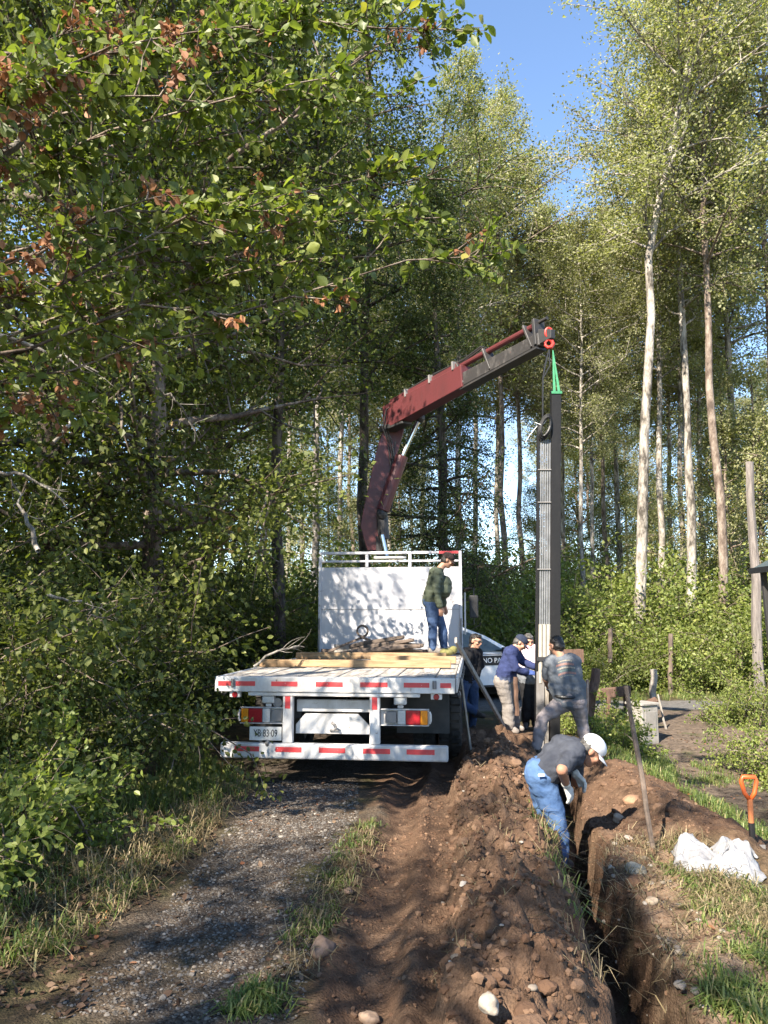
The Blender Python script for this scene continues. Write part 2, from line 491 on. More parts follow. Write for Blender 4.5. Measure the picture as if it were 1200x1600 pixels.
MAT['leaf_dead'] = leaf_mat('leaf_withered_brown', [(0, (0.12, 0.055, 0.03)), (0.6, (0.24, 0.11, 0.055)), (1, (0.36, 0.19, 0.10))], trans=(1.3, 1.1, 0.8), tw=0.25, spec=0.25, rough=0.6)
MAT['grass_green'] = leaf_mat('grass_blade_green', [(0, (0.070, 0.105, 0.028)), (0.6, (0.13, 0.18, 0.045)), (0.85, (0.2, 0.22, 0.07)), (1, (0.36, 0.29, 0.15))], tw=0.35, spec=0.35, objvar=0.0)
MAT['grass_dry'] = leaf_mat('grass_blade_dry', [(0, (0.085, 0.075, 0.035)), (0.4, (0.16, 0.125, 0.07)), (1, (0.34, 0.27, 0.16))], trans=(1.2, 1.1, 0.8), tw=0.25, spec=0.25, objvar=0.0)
def bark(name, c0, c1, c2, sc=(1, 1, 0.35)):
    m, nt, out = new_mat(name)
    b = N(nt, 'ShaderNodeBsdfPrincipled', i_Roughness=0.9); b.inputs['Specular IOR Level'].default_value = 0.2
    tc = N(nt, 'ShaderNodeTexCoord'); mp = N(nt, 'ShaderNodeMapping'); mp.inputs['Scale'].default_value = sc
    nt.links.new(tc.outputs['Object'], mp.inputs[0])
    n1 = N(nt, 'ShaderNodeTexNoise', i_Scale=5.0, i_Detail=8.0, i_Roughness=0.7); nt.links.new(mp.outputs[0], n1.inputs['Vector'])
    n2 = N(nt, 'ShaderNodeTexNoise', i_Scale=26.0, i_Detail=5.0); nt.links.new(mp.outputs[0], n2.inputs['Vector'])
    rp = ramp(nt, [(0.40, c0), (0.50, c1), (0.62, c2)]); nt.links.new(n1.outputs[0], rp.inputs[0])
    nt.links.new(rp.outputs[0], b.inputs['Base Color'])
    bp = N(nt, 'ShaderNodeBump', i_Strength=1.0, i_Distance=0.03); nt.links.new(n2.outputs[0], bp.inputs['Height']); nt.links.new(bp.outputs[0], b.inputs['Normal'])
    nt.links.new(b.outputs[0], out.inputs[0])
    return m
MAT['bark_pale'] = bark('bark_pale', (0.060, 0.052, 0.043), (0.225, 0.20, 0.172), (0.40, 0.365, 0.32))
MAT['bark_dark'] = bark('bark_dark', (0.035, 0.028, 0.022), (0.075, 0.06, 0.048), (0.15, 0.125, 0.10))
MAT['bark_brown'] = bark('bark_brown', (0.07, 0.052, 0.042), (0.15, 0.115, 0.092), (0.25, 0.21, 0.175))
MAT['twig_grey'] = bark('twig_grey', (0.10, 0.09, 0.08), (0.22, 0.20, 0.175), (0.36, 0.33, 0.30))

T_DIAMOND = (np.array([[0, 0, 0], [0.34, 0.45, 0.07], [0, 1, 0], [-0.34, 0.45, 0.07]]), np.array([[0, 1, 2], [0, 2, 3]]))
T_OVAL = (np.array([[0, 0, 0], [0.27, 0.25, 0.05], [0.31, 0.62, 0.05], [0.0, 1.0, -0.05], [-0.31, 0.62, 0.05], [-0.27, 0.25, 0.05]]), np.array([[0, 1, 2], [0, 2, 3], [0, 3, 4], [0, 4, 5]]))
T_PLY = (np.array([[0, 0, 0], [0.16, 0.12, 0.05], [0.36, 0.40, 0.09], [0.33, 0.66, 0.07], [0.14, 0.90, 0.01], [0, 1.0, -0.06], [-0.14, 0.90, 0.01], [-0.33, 0.66, 0.07], [-0.36, 0.40, 0.09], [-0.16, 0.12, 0.05], [0, 0.5, -0.01]]),
         np.array([[10, 0, 1], [10, 1, 2], [10, 2, 3], [10, 3, 4], [10, 4, 5], [10, 5, 6], [10, 6, 7], [10, 7, 8], [10, 8, 9], [10, 9, 0]]))
def norm(a): return a / np.maximum(np.linalg.norm(a, axis=-1, keepdims=True), 1e-9)
def leaf_arrays(P, D, size, tmpl, rng, upbias=0.7):
    n = len(P)
    y = norm(D)
    nn = rng.normal(size=(n, 3)); nn[:, 2] += upbias * 1.6
    nn = norm(nn - y * np.sum(nn * y, 1, keepdims=True))
    x = np.cross(y, nn)
    tv, tf = tmpl
    s = np.asarray(size).reshape(-1, 1, 1) * np.ones((n, 1, 1))
    curl = rng.uniform(-0.2, 0.5, (n, 1, 1))
    tz = tv[None, :, 2:3] - curl * (tv[None, :, 1:2] ** 2) * 0.35
    V = P[:, None] + s * (tv[None, :, 0:1] * x[:, None] + tv[None, :, 1:2] * y[:, None] + tz * nn[:, None])
    k = len(tv)
    F = tf[None] + (np.arange(n) * k)[:, None, None]
    return V.reshape(-1, 3), F.reshape(-1, tf.shape[1])
def leaf_mesh(name, P, D, size, tmpl, rng, mat, upbias=0.7, clump=None):
    V, F = leaf_arrays(P, D, size, tmpl, rng, upbias)
    n = len(P); k = len(tmpl[0])
    r = rng.uniform(0, 1, n)
    cl = 0.5 + 0.5 * vnoise(P[:, 0] * 0.9, P[:, 1] * 0.9, P[:, 2] * 0.9, seed=7)
    r = np.clip(0.65 * r + 0.35 * cl, 0, 1) if clump is None else r
    me = fastmesh(name, V, F, False, {'rnd': np.repeat(r, k)})
    me.materials.append(mat)
    return me
class Tubes:
    def __init__(s): s.V = []; s.F = []; s.n = 0
    def add(s, pts, rad, n):
        V, F = tube_arrays([Vector(p) for p in pts], rad, n)
        s.V.append(np.array(V)); s.F.append(np.array(F) + s.n); s.n += len(V)
    def mesh(s, name, mat):
        me = fastmesh(name, np.concatenate(s.V), np.concatenate(s.F), True); me.materials.append(mat); return me
def curve_pts(p, d, L, k, rng, wob, grav):
    pts = [np.array(p, float)]; d = np.array(d, float); d /= np.linalg.norm(d)
    for i in range(k):
        d = d + rng.normal(size=3) * wob + np.array([0, 0, grav])
        d /= np.linalg.norm(d)
        pts.append(pts[-1] + d * L / k)
    return pts
def along(pts, t):
    t = t * (len(pts) - 1); i = min(int(t), len(pts) - 2); f = t - i
    return pts[i] * (1 - f) + pts[i + 1] * f, norm(pts[i + 1] - pts[i])

def gen_tree(seed, H, r0, c0, prof, nb, nsub, nleaf, spread, lsize, mat_l, mat_b, tmpl=T_DIAMOND, elev=(0.3, 0.9), grav=0.0, wob=0.05, fork=False, sides=9, droopleaf=-0.3, bend=0.0):
    rng = np.random.default_rng(seed)
    tb = Tubes()
    k = 14
    pts = [np.zeros(3)]
    off = np.zeros(2)
    for i in range(1, k + 1):
        off = off + rng.normal(size=2) * H * 0.0033
        pts.append(np.array([off[0] + bend * H * max(0.0, i / k - 0.52), off[1], H * i / k]))
    rad = [r0 * ((1 - i / k) ** 0.75) * 0.92 + 0.015 for i in range(k + 1)]
    rad[0] *= 1.25
    tb.add([p - np.array([0, 0, 0.4]) if i == 0 else p for i, p in enumerate(pts)], rad, sides)
    LP, LD = [], []
    for b in range(nb):
        u = (b + rng.uniform(0, 1)) / nb
        t = c0 + (0.99 - c0) * u
        p, td = along(pts, t)
        az = b * 2.39996 + rng.uniform(-0.5, 0.5)
        L = prof(u) * rng.uniform(0.65, 1.2)
        if L < 0.25: L = 0.25
        e = rng.uniform(*elev)
        d = np.array([math.cos(az) * math.cos(e), math.sin(az) * math.cos(e), math.sin(e)])
        bp = curve_pts(p, d, L, 5, rng, 0.13, grav)
        br = max(0.012, r0 * 0.30 * (1 - t) + 0.012 * L)
        tb.add(bp, [br * (1 - 0.85 * i / 5) for i in range(6)], 5)
        for s in range(nsub):
            q, bd = along(bp, rng.uniform(0.22 if L > 1 else 0.05, 1.0))
            sd = norm(bd * 0.7 + rng.normal(size=3) * 0.65 + np.array([0, 0, 0.15]))
            sl = L * rng.uniform(0.22, 0.5) + 0.15
            sp = curve_pts(q, sd, sl, 3, rng, 0.15, grav * 1.5)
            tb.add(sp, [br * 0.35, br * 0.26, br * 0.16, 0.003], 3)
            m = max(4, int(nleaf * rng.uniform(0.5, 1.4) * min(1.3, 0.5 + sl)))
            uu = rng.uniform(0.1, 1.08, m)
            A = np.array(sp)
            ii = np.minimum((uu * 3).astype(int), 2); ff = uu * 3 - ii
            pos = A[ii] * (1 - ff)[:, None] + A[ii + 1] * ff[:, None]
            pos = pos + rng.normal(size=(m, 3)) * spread * (0.6 + 0.6 * rng.uniform(0, 1, (m, 1)))
            LP.append(pos); dd = rng.normal(size=(m, 3)) * 0.8 + sd; dd[:, 2] += droopleaf
            LD.append(dd)
    P = np.concatenate(LP); D = np.concatenate(LD)
    size = lsize * rng.uniform(0.65, 1.35, len(P))
    return tb.mesh('trunk', mat_b), leaf_mesh('crown', P, D, size, tmpl, rng, mat_l), len(P)

def slender(u):   # crown radius up the crown of the tall forest trees
    return 3.0 * (0.55 + 0.6 * math.sin(PI * min(1, u * 0.85 + 0.12))) * (1 - 0.72 * max(0, u - 0.55) / 0.45)
def roundc(u):
    return 3.3 * math.sin(PI * (0.16 + 0.74 * u)) + 0.3
def cone(u):
    return 3.0 * (1 - u) ** 0.8 + 0.5
TREE = {}
TREE['tall1'] = gen_tree(1, 25, 0.165, 0.46, slender, 54, 9, 54, 0.19, 0.098, MAT['leaf_tall'], MAT['bark_pale'], elev=(0.25, 0.95), grav=-0.03)
TREE['tall_bent'] = gen_tree(31, 25, 0.17, 0.50, slender, 50, 9, 54, 0.19, 0.098, MAT['leaf_tall'], MAT['bark_pale'], elev=(0.25, 0.95), grav=-0.03, bend=0.20)
TREE['tall2'] = gen_tree(2, 24, 0.135, 0.46, slender, 54, 9, 50, 0.19, 0.098, MAT['leaf_tall'], MAT['bark_pale'], elev=(0.1, 0.8), grav=-0.04)
TREE['tall3'] = gen_tree(3, 26, 0.150, 0.48, slender, 54, 9, 50, 0.20, 0.098, MAT['leaf_tall'], MAT['bark_brown'], elev=(0.2, 0.95), grav=-0.03)
TREE['darktall'] = gen_tree(12, 22, 0.15, 0.34, slender, 56, 9, 56, 0.20, 0.090, MAT['leaf_dark'], MAT['bark_dark'], elev=(-0.1, 0.6), grav=-0.05)
TREE['broad1'] = gen_tree(4, 15, 0.20, 0.16, roundc, 60, 9, 72, 0.24, 0.085, MAT['leaf_mid'], MAT['bark_dark'], elev=(0.0, 0.7))
TREE['broad2'] = gen_tree(5, 13, 0.16, 0.12, roundc, 56, 9, 72, 0.22, 0.085, MAT['leaf_mid'], MAT['bark_brown'], elev=(-0.1, 0.6))
TREE['shade'] = gen_tree(9, 13, 0.16, 0.22, roundc, 24, 5, 80, 0.17, 0.10, MAT['leaf_mid'], MAT['bark_brown'], elev=(-0.1, 0.6))
TREE['sapling'] = gen_tree(14, 10, 0.06, 0.14, lambda u: 1.7 * math.sin(PI * (0.2 + 0.7 * u)) + 0.2, 40, 7, 44, 0.16, 0.088, MAT['leaf_tall'], MAT['bark_brown'], elev=(0.0, 0.7), grav=-0.03)
TREE['dark1'] = gen_tree(6, 20, 0.24, 0.16, cone, 70, 9, 80, 0.22, 0.085, MAT['leaf_dark'], MAT['bark_dark'], elev=(-0.25, 0.35), grav=-0.06)

def place_tree(kind, x, y, s=1.0, rz=0.0, lean=(0, 0), label='', cat='tree', group=None, name='tree', z=None, sz=None):
    t, c, n = TREE[kind]
    o = empty(name, (x, y, (hz(x, y) if z is None else z) - 0.05), rz, label, cat, group)
    o.scale = (s, s, sz if sz else s)
    o.rotation_euler = (lean[0], lean[1], rz)
    obj('trunk', t, None, o); obj('crown', c, None, o)
    return o
def xat(px, Y, z=1.5):
    return (px - 600.0) / FPX * (Y * CP + (z - CAM_H) * SP)

rngT = random.Random(11)
# tall pale-trunked trees beyond the road, one by one
TALL = [  # px at about eye height, Y, kind, scale, label
    (998, 22.5, 'tall_bent', 1.04, 'thick pale-trunked tree, tallest and nearest beyond the road, right of the steel post'),
    (906, 26.0, 'tall2', 0.68, 'slender pale-trunked tree just right of the hanging steel post'),
    (1029, 28.0, 'tall2', 0.98, 'slim cream-coloured trunk directly right of the thickest tree'),
    (1078, 25.0, 'tall1', 1.02, 'pale tree with a slightly leaning white trunk, mid right beyond the road'),
    (1116, 23.5, 'tall3', 1.0, 'lichen-grey trunk tree left of the utility pole'),
    (1062, 31.0, 'tall2', 1.0, 'thin pale tree leaning beside the white-trunked tree at right'),
    (1160, 29.0, 'tall1', 1.05, 'tree with pale trunk half hidden behind the utility pole'),
    (1215, 26.0, 'tall3', 1.05, 'tall leafy tree at the right edge of the picture'),
    (790, 27.5, 'tall3', 0.86, 'brown-trunked tall tree left of the hanging post under the boom tip'),
    (818, 29.5, 'tall3', 0.80, 'brown trunk standing close right of its twin left of the steel post'),
    (772, 34.0, 'tall2', 0.95, 'thin dark trunk against the bright sky gap left of the post'),
    (712, 24.5, 'tall2', 0.88, 'pale-trunked tree behind the crane boom'),
    (945, 33.0, 'tall3', 0.76, 'shaded trunk between the steel post and the thickest tree'),
    (968, 36.0, 'tall1', 0.9, 'distant slim trunk just left of the thickest tree'),
    (880, 38.0, 'tall2', 0.92, 'distant slim trunk straight behind the steel post'),
    (655, 33.0, 'tall2', 0.92, 'pale trunk seen above the truck headboard'),
    (528, 30.0, 'tall2', 0.92, 'pale trunk seen left of the crane base above the headboard'),
    (742, 31.0, 'tall2', 0.93, 'slim trunk between the crane boom and the bright sky gap'),
    (858, 33.0, 'tall1', 0.80, 'pale trunk just left of the hanging conduits'),
    (925, 29.0, 'tall2', 0.70, 'thin pale trunk right of the hook rope'),
    (1045, 35.0, 'tall2', 0.95, 'thin far trunk between the cream trunk and the white trunk at right'),
    (1096, 33.0, 'tall2', 1.0, 'thin far trunk just left of the lichen-grey trunk'),
    (1140, 34.0, 'tall3', 1.0, 'thin far trunk right of the lichen-grey trunk'),
    (605, 34.0, 'tall2', 0.85, 'far pale trunk right behind the crane column'),
    (570, 36.0, 'tall1', 0.85, 'far slim trunk left of the crane column'),
    (452, 32.0, 'tall2', 0.88, 'far slim trunk right of the dark bare trunk'),
    (490, 27.0, 'tall1', 0.90, 'slim bright trunk left of the truck headboard among the leaves'),
]
for i, (px, Y, k, s, lab) in enumerate(TALL):
    place_tree(k, xat(px, Y), Y, s, rngT.uniform(-0.2, 0.2) if i == 0 else rngT.uniform(-0.9, 0.9), (rngT.uniform(-0.012, 0.012), 0.035 if i == 0 else (px - 640) / 560 * 0.035 + rngT.uniform(-0.008, 0.008)), lab, 'tree', 'tall trees beyond the road', 'tall_tree')
SAP = [(738, 36.5, 0.6), (868, 40, 0.8), (942, 36, 0.7), (1020, 30, 0.75), (1092, 33, 1.0), (1150, 27.5, 1.1), (1196, 27, 1.1), (690, 29, 0.8), (560, 30, 0.8), (470, 29, 0.8)]
SAPL = ['thin leafy sapling right of the crane column in the wood', 'leafy sapling directly behind the steel post', 'low leafy sapling between the steel post and the thickest trunk', 'low leafy sapling right of the thickest trunk', 'tall leafy sapling left of the lichen-grey trunk', 'full leafy sapling left of the utility pole', 'full leafy sapling right of the utility pole', 'leafy sapling above the right end of the headboard', 'leafy sapling above the left end of the headboard', 'leafy sapling right of the dark bare trunk on the left']
for (px, Y, s), lab in zip(SAP, SAPL):
    place_tree('sapling', xat(px, Y), Y, s, rngT.uniform(0, 6.28), (0, 0), lab, 'sapling', 'saplings among the tall trees', 'sapling')
# far ranks of the wood
for i in range(30):
    Y = rngT.uniform(36, 66); px = 250 + (i + rngT.uniform(0, 1)) / 30 * 1080
    if 705 < px < 835: continue
    place_tree(rngT.choice(['tall1', 'tall2', 'tall3']), xat(px, Y), Y, rngT.uniform(0.72, 0.95), rngT.uniform(0, 6.28), (0, 0), 'far slender tree in the back ranks of the wood', 'tree', 'far ranks of the wood', 'far_tree')
for i in range(26):
    Y = rngT.uniform(44, 70); px = 380 + (i + rngT.uniform(0, 1)) / 26 * 900
    if 690 < px < 840 or i % 3 == 2: continue
    place_tree(rngT.choice(['broad1', 'broad2']), xat(px, Y), Y, rngT.uniform(0.8, 1.1), rngT.uniform(0, 6.28), (0, 0), 'far low leafy tree closing the view between the trunks', 'tree', 'far leafy trees', 'far_leafy_tree')
# leafy trees on the left
LEFT = [
    ('darktall', 437, 15.0, 0.85, 'dark-trunked tree left of the crane, its trunk bare in the middle'),
    ('broad2', 235, 11.5, 1.0, 'leafy tree rising out of the thicket, left centre of the picture'),
    ('broad1', 60, 11.0, 1.05, 'leafy tree in the thicket near the left edge of the picture'),
    ('broad1', 320, 18.5, 1.3, 'taller leafy tree behind the thicket left of the truck'),
    ('broad2', 150, 15.0, 1.25, 'tall leafy tree behind the thicket at far left'),
]
for k, px, Y, s, lab in LEFT:
    place_tree(k, xat(px, Y), Y, s, rngT.uniform(0, 6.28), (0, 0), lab, 'tree', 'leafy trees on the left', 'leafy_tree')
place_tree('dark1', xat(705, 18.0), 18.0, 0.64, 1.0, (0, 0), 'dark evergreen tree with drooping boughs behind the red crane', 'tree', None, 'evergreen_tree')
place_tree('darktall', xat(575, 20.5), 20.5, 1.05, 3.0, (0, 0), 'second dark evergreen farther back, left of the crane boom', 'tree', None, 'evergreen_tree')
# trees out of the picture on the left that shade the clearing
for i, (x, y, k, s) in enumerate([(-7.4, -2.6, 'shade', 0.80), (-5.6, -3.4, 'shade', 0.72), (-2.3, -3.2, 'shade', 0.85), (-12.0, -0.5, 'shade', 0.9), (-9.8, 5.5, 'shade', 0.9), (-6.0, 6.4, 'shade', 0.85)]):
    place_tree(k, x, y, s, rngT.uniform(0, 6.28), (0, 0), 'leafy tree beside the track outside the picture, shading the clearing', 'tree', 'shade trees outside the picture', 'shade_tree')

# ---------------------------------------------------------------- shrubs
def gen_shrub(seed, H, W, nst, nside, nleaf, lsize, spread, mat_l, mat_b, tmpl=T_DIAMOND, arch=-0.12):
    rng = np.random.default_rng(seed); tb = Tubes(); LP, LD = [], []
    for s in range(nst):
        az = rng.uniform(0, 2 * PI); e = rng.uniform(0.7, 1.45)
        d = np.array([math.cos(az) * math.cos(e), math.sin(az) * math.cos(e), math.sin(e)])
        st = np.array([rng.normal() * W * 0.22, rng.normal() * W * 0.22, -0.1])
        sp = curve_pts(st, d, H * rng.uniform(0.6, 1.2), 6, rng, 0.14, arch)
        tb.add(sp, [0.016 * (1 - 0.8 * i / 6) + 0.002 for i in range(7)], 4)
        for b in range(nside):
            q, bd = along(sp, rng.uniform(0.12, 1.0))
            sd = norm(bd * 0.5 + rng.normal(size=3) * 0.7)
            sl = W * rng.uniform(0.15, 0.42)
            bp = curve_pts(q, sd, sl, 3, rng, 0.18, -0.08)
            tb.add(bp, [0.006, 0.005, 0.004, 0.002], 3)
            m = int(nleaf * rng.uniform(0.5, 1.5)); A = np.array(bp)
            uu = rng.uniform(0.0, 1.05, m); ii = np.minimum((uu * 3).astype(int), 2); ff = uu * 3 - ii
            pos = A[ii] * (1 - ff)[:, None] + A[ii + 1] * ff[:, None] + rng.normal(size=(m, 3)) * spread
            pos[:, 2] = np.maximum(pos[:, 2], 0.02)
            LP.append(pos); LD.append(rng.normal(size=(m, 3)) * 0.8 + sd + np.array([0, 0, -0.25]))
    P = np.concatenate(LP); D = np.concatenate(LD)
    return tb.mesh('stems', mat_b), leaf_mesh('foliage', P, D, lsize * rng.uniform(0.6, 1.35, len(P)), tmpl, rng, mat_l), len(P)
SHRUB = {
    'thick1': gen_shrub(21, 3.0, 2.0, 17, 17, 58, 0.056, 0.10, MAT['leaf_mid'], MAT['bark_brown'], T_OVAL),
    'thick2': gen_shrub(22, 2.4, 2.0, 17, 17, 58, 0.053, 0.10, MAT['leaf_mid'], MAT['bark_brown'], T_OVAL),
    'under1': gen_shrub(23, 2.6, 2.4, 18, 16, 34, 0.085, 0.12, MAT['leaf_fresh'], MAT['bark_brown']),
    'under2': gen_shrub(24, 2.0, 2.4, 18, 16, 34, 0.080, 0.12, MAT['leaf_fresh'], MAT['bark_brown']),
    'bramble': gen_shrub(25, 1.5, 1.5, 12, 12, 22, 0.085, 0.07, MAT['leaf_oak'], MAT['bark_brown'], T_OVAL, arch=-0.2),
    'box': gen_shrub(26, 1.35, 1.0, 18, 14, 26, 0.05, 0.05, MAT['leaf_fresh'], MAT['bark_brown']),
}
def place_shrub(kind, x, y, s, rz, label, group=None, name='shrub', sz=None, z=None, cat='shrub'):
    st, fo, n = SHRUB[kind]
    o = empty(name, (x, y, hz(x, y) if z is None else z), rz, label, cat, group)
    o.scale = (s, s, sz if sz else s)
    obj('stems', st, None, o); obj('foliage', fo, None, o)
    return o
rs = random.Random(5)
# the dense thicket left of the track: front row then deeper rows
for row, (off, hs, kinds) in enumerate([(0.25, 0.50, ('thick1', 'thick2', 'bramble')), (0.95, 0.85, ('thick1', 'thick2')), (1.9, 1.2, ('thick1', 'thick2')), (3.2, 1.5, ('thick1', 'thick2'))]):
    y = 5.4 + 0.2 * row
    while y < 19:
        lx = float(np.interp(y, [3.0, 5.0, 7.3, 9.0, 12, 20], [-2.6, -2.75, -2.85, -3.4, -3.3, -2.2]))
        x = lx - off + rs.uniform(-0.2, 0.2)
        if x > -0.56 * y - 1.2:
            place_shrub(rs.choice(kinds), x, y, hs * (1 if y > 7.2 or row == 0 else 0.72) * rs.uniform(0.85, 1.15), rs.uniform(0, 6.28), ('low leafy shrub at the front edge of the thicket left of the track', 'shoulder-high leafy shrub just inside the thicket left of the truck', 'tall leafy shrub in the middle of the thicket left of the truck', 'tallest leafy shrub at the back of the thicket left of the truck')[row], 'thicket left of the truck', 'thicket_shrub')
        y += rs.uniform(0.75, 1.1) * (1 + 0.12 * row)
# green understory beyond the road
for row in range(6):
    Y = 20.2 + 1.5 * row + 1.5 * max(0, row - 3); px = 430
    while px < 1290:
        kind = rs.choice(('under1', 'under1', 'under2')) if row else rs.choice(('under2', 'under1', 'under2'))
        s = (0.7, 1.1, 1.35, 1.5, 1.7, 1.8)[row] * rs.uniform(0.85, 1.15)
        yy = Y + rs.uniform(-0.5, 0.5)
        place_shrub(kind, xat(px, yy), yy, s, rs.uniform(0, 6.28), ('low shrub on the far verge, first row beyond the road', 'leafy shrub in the second row of the understory beyond the road', 'bright leafy shrub in the middle rows of the understory beyond the road', 'bright leafy shrub in the middle rows of the understory beyond the road', 'tall leafy shrub at the back of the understory among the trunks', 'tall leafy shrub at the back of the understory among the trunks')[row], 'understory beyond the road', 'understory_shrub')
        px += rs.uniform(55, 85)
# brambles at the lower left and round the posts
for px, py, s, lab in [(20, 1330, 0.55, 'bramble bush at the lower left edge of the picture'), (110, 1270, 0.5, 'bramble bush beside the first one at lower left'), (-70, 1390, 0.6, 'bramble bush cut by the left edge of the picture')]:
    p = G(px, py, 0.1); place_shrub('bramble', p.x, p.y, s, rs.uniform(0, 6), lab, None, 'bramble_bush')
for px, py, s, lab in [(935, 1165, 0.42, 'low leafy weed at the foot of the leaning post'), (965, 1190, 0.40, 'low leafy weed below the concrete meter box'), (905, 1150, 0.36, 'low weed behind the man in the grey t-shirt'), (985, 1150, 0.35, 'white-flecked weed left of the concrete meter box')]:
    p = G(px, py, -0.15); place_shrub('bramble', p.x, p.y, s, rs.uniform(0, 6), lab, 'weeds among the fence posts', 'weed')
p = U(1165, 1115, 13.0); place_shrub('box', p.x, p.y, 0.85, 0.5, 'rounded bright green bush below the utility pole at right', None, 'bush')
p = U(1215, 1150, 9.5); place_shrub('box', p.x, p.y, 0.75, 2.5, 'light green bush cut by the right edge of the picture', None, 'bush')
# ================================================================ PAINTS AND STUFFS FOR THINGS
def painted(name, base, dirt, rust=None, rough=0.5, metal=0.0, scale=3.0, dl=0.50, dh=0.78, spec=0.4):
    """paint with worn, dirty patches and streaks"""
    m, nt, out = new_mat(name); L = nt.links.new
    b = N(nt, 'ShaderNodeBsdfPrincipled', i_Roughness=rough, i_Metallic=metal); b.inputs['Specular IOR Level'].default_value = spec
    tc = N(nt, 'ShaderNodeTexCoord')
    mp = N(nt, 'ShaderNodeMapping'); mp.inputs['Scale'].default_value = (1, 1, 0.4); L(tc.outputs['Object'], mp.inputs[0])
    n1 = N(nt, 'ShaderNodeTexNoise', i_Scale=scale, i_Detail=9.0, i_Roughness=0.72); L(mp.outputs[0], n1.inputs['Vector'])
    r1 = ramp(nt, [(dl, (0, 0, 0)), (dh, (1, 1, 1))]); L(n1.outputs[0], r1.inputs[0])
    mx = N(nt, 'ShaderNodeMix', data_type='RGBA'); mx.inputs[6].default_value = (*base, 1); mx.inputs[7].default_value = (*dirt, 1); L(r1.outputs[0], mx.inputs[0])
    c = mx.outputs[2]
    if rust:
        n2 = N(nt, 'ShaderNodeTexNoise', i_Scale=scale * 5, i_Detail=8.0, i_Roughness=0.7); L(tc.outputs['Object'], n2.inputs['Vector'])
        r2 = ramp(nt, [(0.63, (0, 0, 0)), (0.70, (1, 1, 1))]); L(n2.outputs[0], r2.inputs[0])
        m2 = N(nt, 'ShaderNodeMix', data_type='RGBA'); m2.inputs[7].default_value = (*rust, 1); L(c, m2.inputs[6]); L(r2.outputs[0], m2.inputs[0]); c = m2.outputs[2]
    L(c, b.inputs['Base Color'])
    n3 = N(nt, 'ShaderNodeTexNoise', i_Scale=22.0, i_Detail=4.0); L(tc.outputs['Object'], n3.inputs['Vector'])
    bp = N(nt, 'ShaderNodeBump', i_Strength=0.5, i_Distance=0.004); L(n3.outputs[0], bp.inputs['Height']); L(bp.outputs[0], b.inputs['Normal'])
    L(b.outputs[0], out.inputs[0])
    return m
MAT['white'] = painted('white_truck_paint', (0.60, 0.59, 0.585), (0.33, 0.30, 0.27), (0.20, 0.13, 0.09), rough=0.55, dl=0.40, dh=0.72)
MAT['white2'] = painted('white_panel_paint', (0.52, 0.515, 0.54), (0.41, 0.395, 0.395), (0.26, 0.23, 0.21), rough=0.6, scale=1.6)
MAT['carwhite'] = painted('white_car_paint', (0.75, 0.75, 0.76), (0.66, 0.65, 0.63), rough=0.28, spec=0.5)
MAT['red'] = painted('crane_red_paint', (0.092, 0.024, 0.026), (0.060, 0.022, 0.022), (0.06, 0.03, 0.025), rough=0.42, scale=2.5)
MAT['hookred'] = painted('hook_red_paint', (0.40, 0.030, 0.022), (0.28, 0.025, 0.02), rough=0.45)
MAT['tape_red'] = painted('red_reflective_tape', (0.56, 0.055, 0.06), (0.45, 0.06, 0.06), (0.6, 0.5, 0.48), rough=0.4, scale=9)
MAT['grey_steel'] = painted('grey_worn_steel', (0.19, 0.18, 0.175), (0.10, 0.09, 0.083), (0.10, 0.06, 0.045), rough=0.5, scale=4)
MAT['boom_dark'] = painted('worn_dark_boom', (0.030, 0.028, 0.028), (0.10, 0.092, 0.088), (0.09, 0.03, 0.028), rough=0.55, scale=5, dl=0.48, dh=0.66)
MAT['dark_steel'] = painted('dark_steel', (0.028, 0.027, 0.028), (0.06, 0.052, 0.047), rough=0.55, scale=4)
MAT['post_black'] = painted('black_post_paint', (0.010, 0.010, 0.011), (0.020, 0.019, 0.019), rough=0.55, scale=2, spec=0.2)
MAT['chrome'] = simple('piston_chrome', (0.62, 0.62, 0.64), (0.5, 0.5, 0.5), rough=0.2, metal=1.0)
MAT['rubber'] = simple('tyre_rubber', (0.018, 0.017, 0.016), (0.055, 0.047, 0.04), 8, rough=0.85, bump=0.003)
MAT['flap'] = simple('mud_flap_rubber', (0.05, 0.05, 0.05), (0.095, 0.09, 0.085), 4, rough=0.75)
MAT['lens_red'] = simple('lamp_lens_red', (0.33, 0.012, 0.02), (0.22, 0.01, 0.015), 60, rough=0.2, spec=0.6)
MAT['lens_amber'] = simple('lamp_lens_amber', (0.60, 0.22, 0.012), (0.5, 0.16, 0.01), 60, rough=0.2, spec=0.6)
MAT['lens_clear'] = simple('lamp_lens_clear', (0.48, 0.48, 0.47), (0.38, 0.38, 0.37), 60, rough=0.2, spec=0.6)
MAT['plate'] = simple('number_plate_white', (0.70, 0.69, 0.66), (0.5, 0.48, 0.45), 14, rough=0.45)
MAT['ink'] = simple('black_ink', (0.012, 0.012, 0.013), rough=0.5)
MAT['print_white'] = simple('white_print', (0.78, 0.78, 0.78), rough=0.5)
MAT['glass'] = simple('dark_car_glass', (0.030, 0.045, 0.048), (0.045, 0.06, 0.06), 2, rough=0.06, spec=0.7)
MAT['wood_new'] = simple('sawn_timber', (0.19, 0.115, 0.058), (0.37, 0.25, 0.14), 5, rough=0.75, stretch=(0.6, 6, 6), bump=0.002, bscale=30)
MAT['wood_deck'] = simple('worn_deck_board', (0.20, 0.18, 0.16), (0.42, 0.39, 0.36), 4, rough=0.8, stretch=(6, 0.6, 3), bump=0.003, bscale=25)
MAT['wood_old'] = simple('old_dark_wood', (0.055, 0.042, 0.034), (0.16, 0.12, 0.095), 6, rough=0.85, stretch=(1, 1, 1), bump=0.004)
